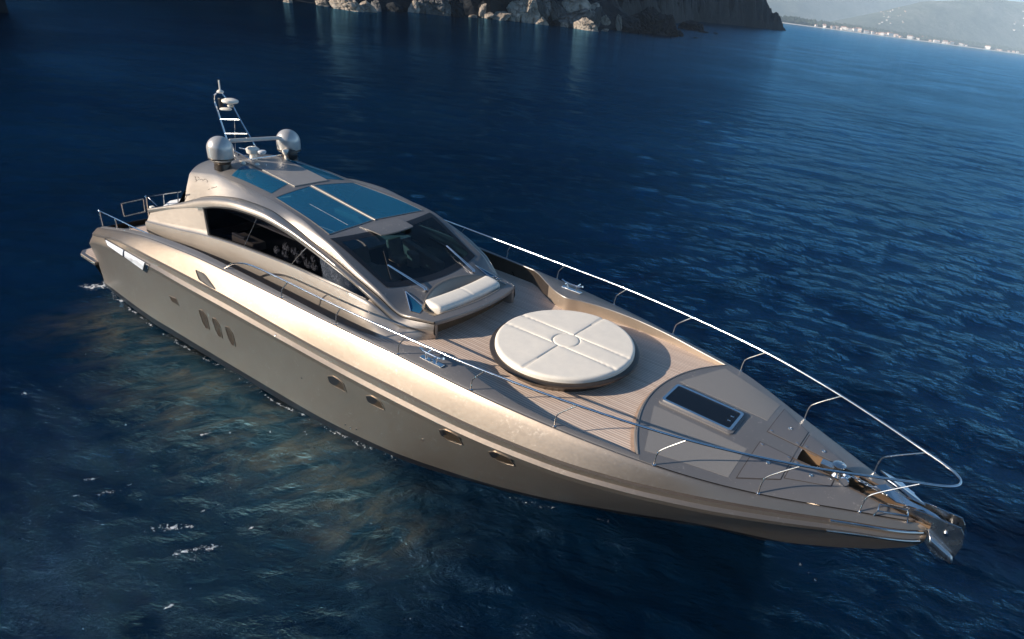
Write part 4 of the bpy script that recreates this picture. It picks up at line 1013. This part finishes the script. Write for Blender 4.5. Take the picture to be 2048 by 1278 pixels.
def unseen_arm(front, mat, seed):
    V = []; nv_ = 22
    for i, (x, y) in enumerate(front):
        L = math.hypot(x, y); nx, ny = x/L, y/L
        for j in range(nv_):
            d = 55*(j/(nv_-1)); q = Vector(((x+nx*d)*.06, (y+ny*d)*.06, seed)); z = 33*min(1, d/14)**.6 + 6*fractal(q, 1, 2, 5)*min(1, d/5) - (1 if j == 0 else 0)
            V.append((x+nx*d, y+ny*d, z))
    F = [(i*nv_+j, (i+1)*nv_+j, (i+1)*nv_+j+1, i*nv_+j+1) for i in range(len(front)-1) for j in range(nv_-1)]
    return meshobj('headland', V, F, mat, None, False)
tag(unseen_arm(behind, 'rock_dark', 5.5), 'low rocky arm of the cove on the yacht\'s other side', kind='structure')
# boulders along the shore
def boulder(seed, sub=5):
    bm = bmesh.new(); bmesh.ops.create_icosphere(bm, subdivisions=sub, radius=1)
    r = random.Random(seed); planes = [(Vector((r.uniform(-1, 1), r.uniform(-1, 1), r.uniform(-.8, 1))).normalized(), r.uniform(.55, .9)) for _ in range(11)]
    for v in bm.verts:
        d = v.co.normalized(); s = 1.0
        for n_, k in planes:
            q = d.dot(n_)
            if q > .05: s = min(s, k/q)
        q = d*2.6+Vector((seed, 0, 0)); s *= 1 + .09*fractal(d*2.2+Vector((seed, 0, 0)), 1, 2, 5) - .16*max(0, .16-abs(mnoise(q)))/.16 - .07*max(0, .12-abs(mnoise(q*2.4)))/.12; v.co = d*s
    me_ = bpy.data.meshes.new('boulder'); bm.to_mesh(me_); bm.free(); return me_
bms = [boulder(k) for k in range(7)]
bspec = [  # px centre at the foot, width m, height m, depth, tone, rotation, label
 (577, 5, 3.6, 2.6, 'l', 'small pale rock at the far left end of the shore'),
 (645, 10, 6, 3.2, 'l', 'cluster-side pale rock low at the water on the left shore'),
 (700, 20, 13, 6.5, 'l', 'long pale beige slab rock lying at the water on the left shore'),
 (733, 23, 7, 5.0, 'l', 'rounded cream rock at the right end of the long beige slab'),
 (752, 21, 4.5, 6.5, 'g', 'upright grey rock behind the rounded cream rock'),
 (790, 21, 7, 3.4, 'd', 'low black rock between the cream rock and the big grey slab'),
 (829, 23, 5, 6.5, 'l', 'narrow tan rock touching the left side of the big grey slab'),
 (862, 25, 15, 15, 'g', 'big smooth grey slab rock standing upright in the water'),
 (905, 27, 13, 13, 'd', 'tall black rock right of the big grey slab'),
 (947, 33, 4, 1.6, 'l', 'tiny pinkish rock at the foot of the tall black rock'),
 (966, 25, 3.2, 5.5, 'l', 'small bright tan rock perched above the tiny pinkish rock'),
 (976, 34, 6, 2.6, 'l', 'flat tan rock left of the long pinkish slab'),
 (1000, 37, 11, 4, 'l', 'long pinkish slab rock lying at the water line'),
 (1028, 37, 7, 6, 'l', 'squat pink rock right of the long pinkish slab'),
 (1036, 22, 10, 8, 'l', 'wrinkled tan rock above the squat pink rock'),
 (1055, 38, 13, 17, 'l', 'tall warm tan rock rising out of frame'),
 (1082, 18, 11, 13, 'g', 'pointed grey rock hanging above the black cleft'),
 (1082, 49, 7, 5, 'l', 'orange tan rock at the water below the black cleft'),
 (1070, 44, 8, 6, 'd', 'black wet rock left of the orange tan rock'),
 (1112, 30, 9, 10, 'g', 'striped grey leaning slab in the middle of the rocks'),
 (1112, 51, 6, 4.5, 'd', 'small black wet rock beside the ring shaped rock'),
 (1145, 43, 20, 8, 'g', 'long rounded grey rock under the white rock'),
 (1150, 22, 17, 16, 'w', 'large whitish rock at the top of the rock pile'),
 (1130, 54, 4.0, 3.2, 'l', 'small round cream rock at the water by the blocky tan rock'),
 (1150, 52, 6, 4, 'l', 'low tan rock left of the blocky tan rock'),
 (1172, 60, 12, 8, 'l', 'blocky tan rock on the water at the right of the pile'),
 (1190, 48, 6, 12, 'g', 'thin grey rock leaning above the blocky tan rock'),
 (1208, 62, 5, 1.6, 'l', 'low pebble-like cream rock right of the blocky tan rock'),
 (1186, 17, 5, 5, 'l', 'small white rock beside the large whitish rock'),
 (1207, 44, 6.5, 5, 'w', 'square white rock standing in dark shade'),
 (1237, 52, 3.6, 8, 'w', 'narrow white rock standing upright in dark shade'),
 (1262, 62, 18, 11, 'd', 'broad dark rock right of the narrow white rock'),
 (1300, 66, 22, 20, 'd', 'large dark bluish rock near the end of the near headland'),
 (1335, 70, 16, 15, 'd', 'dark rock at the tip of the near headland'),
 (1318, 69, 3.2, 1.6, 'l', 'small pale rock at the foot of the tip rock'),
 (1352, 71, 8, 5, 'd', 'low dark rock just past the tip of the near headland'),
]
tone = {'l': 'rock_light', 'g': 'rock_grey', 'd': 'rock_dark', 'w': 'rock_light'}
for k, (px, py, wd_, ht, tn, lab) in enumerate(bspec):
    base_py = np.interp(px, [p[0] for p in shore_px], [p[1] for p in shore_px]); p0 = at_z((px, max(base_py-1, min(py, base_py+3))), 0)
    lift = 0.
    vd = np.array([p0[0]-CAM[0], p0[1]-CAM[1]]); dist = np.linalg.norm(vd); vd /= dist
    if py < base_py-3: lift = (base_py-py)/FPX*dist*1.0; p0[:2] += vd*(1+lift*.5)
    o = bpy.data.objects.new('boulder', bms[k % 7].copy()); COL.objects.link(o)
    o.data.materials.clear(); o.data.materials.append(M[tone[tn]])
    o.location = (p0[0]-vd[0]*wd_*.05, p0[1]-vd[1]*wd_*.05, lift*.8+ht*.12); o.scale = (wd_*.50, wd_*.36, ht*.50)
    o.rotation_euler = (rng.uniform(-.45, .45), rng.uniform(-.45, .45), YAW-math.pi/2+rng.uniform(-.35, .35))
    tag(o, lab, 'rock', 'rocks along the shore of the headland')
for px, py, wd_, ht, lab in ((1408, 65, 9, 1.0, 'flat dark skerry awash off the headland tip'), (1432, 67, 4, .7, 'tiny dark rock awash beside the flat skerry'), (1392, 76, 3.5, .5, 'smallest dark rock awash nearest the camera off the tip'), (1385, 60, 22, 6, 'dark sloping rock between the two headlands')):
    p0 = at_z((px, py), 0); o = bpy.data.objects.new('boulder', bms[2].copy()); COL.objects.link(o); o.data.materials.clear(); o.data.materials.append(M['rock_dark'])
    o.location = (p0[0], p0[1], 0); o.scale = (wd_*.5, wd_*.35, ht); o.rotation_euler = (0, 0, YAW-math.pi/2); tag(o, lab, 'rock', 'skerries off the headland')

# ------------------------------------------------------------------ far coast
def far_pt(px, dist, z=0.):                        # level point at a bearing and a distance
    d = ray((px, HY + (px-1024)*HS)); d = np.array([d[0], d[1]]); d /= np.linalg.norm(d); return np.array([CAM[0]+d[0]*dist, CAM[1]+d[1]*dist, z])
def shore_d(px): return float(np.interp(px, [1300, 1590, 2048, 2400], [4300, 4600, 7200, 8500]))
pxs = np.linspace(1300, 2500, 200)
def hill_mat():
    a = N('hazy_hillside'); c = a.tc(); f = a.noise(c, .0022, 10, .68); g_ = a.noise(c, .02, 8, .7)
    a.l(a.ramp(a.math('ADD', a.math('MULTIPLY', f, .6), a.math('MULTIPLY', g_, .4)), [(.38, (.06, .085, .07)), (.5, (.14, .165, .13)), (.62, (.26, .26, .22))]), a.b.inputs['Base Color']); set_in(a.b, Roughness=.95)
    a.l(a.bump(g_, .8, 18), a.b.inputs['Normal']); return a.m
M['hill'] = hill_mat()
M['beach'] = plain('pale_beach', (.78, .74, .68), .9)
M['wood'] = plain('dark_pine_wood', (.035, .05, .03), .95, 0, 0, .5, .02)
def hill(name, d_add, crest, label, depth=2500, base=4):
    V = []; nv_ = 30
    for i, px in enumerate(pxs):
        D = shore_d(px)+d_add; hc = np.interp(px, [c_[0] for c_ in crest], [c_[1] for c_ in crest])
        dc = D+depth*.55; H = hc/FPX*dc*.84
        for j in range(nv_):
            u = j/(nv_-1); p = far_pt(px, D+depth*u); prof_ = math.sin(min(1, u/.55)*math.pi/2)**1.3 if u < .55 else 1-.5*(u-.55)
            ridge = .16*H*prof_*fractal(Vector((p[0]*.0011, p[1]*.0011, d_add)), 1, 2.1, 5)*math.sin(min(1, u/.55)*math.pi)
            V.append((p[0], p[1], base + H*prof_ + ridge))
    F = [(i*nv_+j, (i+1)*nv_+j, (i+1)*nv_+j+1, i*nv_+j+1) for i in range(len(pxs)-1) for j in range(nv_-1)]
    return tag(meshobj(name, V, F, 'hill', None, True), label, kind='structure')
hill('hills', 500, [(1300, 5), (1650, 10), (1750, 42), (1821, 68), (1860, 74), (1888, 77), (1933, 88), (1955, 89), (1981, 86), (2048, 85), (2200, 70), (2500, 60)], 'nearer hazy hill ridge behind the far shore')
hill('mountain', 4200, [(1300, 110), (1560, 100), (1700, 98), (1780, 84), (1821, 74), (1900, 60), (2048, 50), (2500, 40)], 'pale mountain flank beyond the far shore', 4500)
V = []
for px in pxs:
    D = shore_d(px)
    for d, z in ((-40, -.5), (0, 2.2), (70, 4.5), (620, 24)): p = far_pt(px, D+d); V.append((p[0], p[1], z))
F = [(i*4+j, (i+1)*4+j, (i+1)*4+j+1, i*4+j+1) for i in range(len(pxs)-1) for j in range(3)]
o = meshobj('beach', V, F, None, None, False, ['beach', 'wood'], [0 if j < 2 else 1 for i in range(len(pxs)-1) for j in range(3)]); tag(o, 'thin pale beach line along the far shore', kind='structure')
g = G(); r = random.Random(5)
for k in range(1500):
    px = r.uniform(1500, 2120); D = shore_d(px)+r.uniform(140, 480)
    if not (1640 < px < 2012) and r.random() < .6: continue
    p = far_pt(px, D); rr2 = r.uniform(10, 22)*(1.5 if 1900 < px < 2010 else 1)
    hh = r.uniform(20, 38); rr2 *= 1.3; n_ = 6; p[2] = (D-shore_d(px))*.035
    ringp = [(p[0]+rr2*math.cos(a)*r.uniform(.7, 1.2), p[1]+rr2*math.sin(a)*r.uniform(.7, 1.2), p[2]+3+hh*.35) for a in [2*math.pi*i/n_ for i in range(n_)]]
    g.add(ringp+[(p[0], p[1], p[2]+3+hh), (p[0], p[1], 0)], [(i, (i+1) % n_, n_) for i in range(n_)] + [((i+1) % n_, i, n_+1) for i in range(n_)])
tag(g.build('woodland', 'wood', None, False), 'dark band of trees along the far shore', kind='stuff')
# houses of the far town
M['wall_pale'] = plain('pale_render', (.78, .74, .68), .9); M['wall_warm'] = plain('warm_render', (.66, .50, .40), .9); M['roof_tile'] = plain('terracotta_roof', (.40, .20, .13), .9)
def house_meshes(w_, d_, h_):
    a = G(); a.box((0, 0, h_/2), (w_, d_, h_)); b = G(); b.add([(-w_*.55, -d_*.55, h_), (w_*.55, -d_*.55, h_), (w_*.55, d_*.55, h_), (-w_*.55, d_*.55, h_), (-w_*.4, 0, h_*1.28), (w_*.4, 0, h_*1.28)], [(0, 1, 5, 4), (2, 3, 4, 5), (1, 2, 5), (3, 0, 4), (3, 2, 1, 0)]); return a, b
cases = [house_meshes(16, 12, 11), house_meshes(30, 13, 15), house_meshes(13, 11, 8)]
protos = []
for (a, b), wm in zip(cases, ('wall_pale', 'wall_pale', 'wall_warm')):
    root = empty('house'); wo_ = a.build('wall', wm, root, False); ro_ = b.build('roof', 'roof_tile', root, False); protos.append((root, wo_, ro_))
HL = {0: 'pale two storey house in the far town', 1: 'long pale apartment block in the far town', 2: 'small warm coloured house in the far town'}
used = set()
for k in range(150):
    ki = r.choice((0, 0, 1, 2, 2)); root, wo_, ro_ = protos[ki]
    if ki in used: c1 = root.copy(); COL.objects.link(c1)
    else: c1 = root; used.add(ki)
    if c1 is not root:
        for ch in (wo_, ro_):
            c2 = ch.copy(); COL.objects.link(c2); c2.parent = c1
    if k < 110:
        px = r.choice((r.gauss(1900, 55), r.gauss(1820, 40), r.uniform(1600, 2048), r.gauss(1690, 30))); D = shore_d(px)+(r.uniform(45, 130) if k % 3 else r.uniform(300, 650)); z = 3+(D-shore_d(px))*.035
    else: px = r.uniform(1740, 1800) if k < 130 else r.uniform(2010, 2048); D = shore_d(px)+900+r.uniform(0, 700); z = 0
    if z == 0:
        p = far_pt(px, D); hm = bpy.data.objects['hills'] if 'hills' in bpy.data.objects else None
        rh = hm.ray_cast(Vector((p[0], p[1], 3000)), Vector((0, 0, -1))); z = rh[1].z-1 if rh[0] else 20
    p = far_pt(px, D, z); c1.location = p; c1.rotation_euler = (0, 0, YAW-math.pi/2+r.uniform(-.6, .6)); s_ = r.uniform(.9, 1.6); s_ = s_ if k < 110 else s_*.55; c1.scale = (s_, s_, s_)
    tag(c1, HL[ki], 'house', ('pale houses of the far town', 'apartment blocks of the far town', 'warm houses of the far town')[ki])

# ------------------------------------------------------------------ haze
g = G(); g.box((0, 0, 0), (2, 2, 2)); hz = g.build('haze', 'white', None, False)
top = max((o_.matrix_world @ Vector(c_)).z for o_ in COL.objects if o_.type == 'MESH' and o_ is not hz for c_ in o_.bound_box) + 15
print('haze top', top, [(o_.name, max((o_.matrix_world @ Vector(c_)).z for c_ in o_.bound_box)) for o_ in COL.objects if o_.name in ('hills', 'mountain', 'headland')])
hz.location = (0, 6000, (top-4)/2); hz.scale = (27000, 27000, (top+4)/2)
a = N('air_haze'); a.t.nodes.remove(a.b); pv = a.n('ShaderNodeVolumePrincipled'); pv.inputs['Color'].default_value = (.60, .80, 1, 1); pv.inputs['Density'].default_value = .00010; pv.inputs['Anisotropy'].default_value = -.4
a.l(pv.outputs[0], a.o.inputs['Volume']); hz.data.materials.clear(); hz.data.materials.append(a.m)
tag(hz, 'thin pale blue haze over the whole bay', kind='stuff')
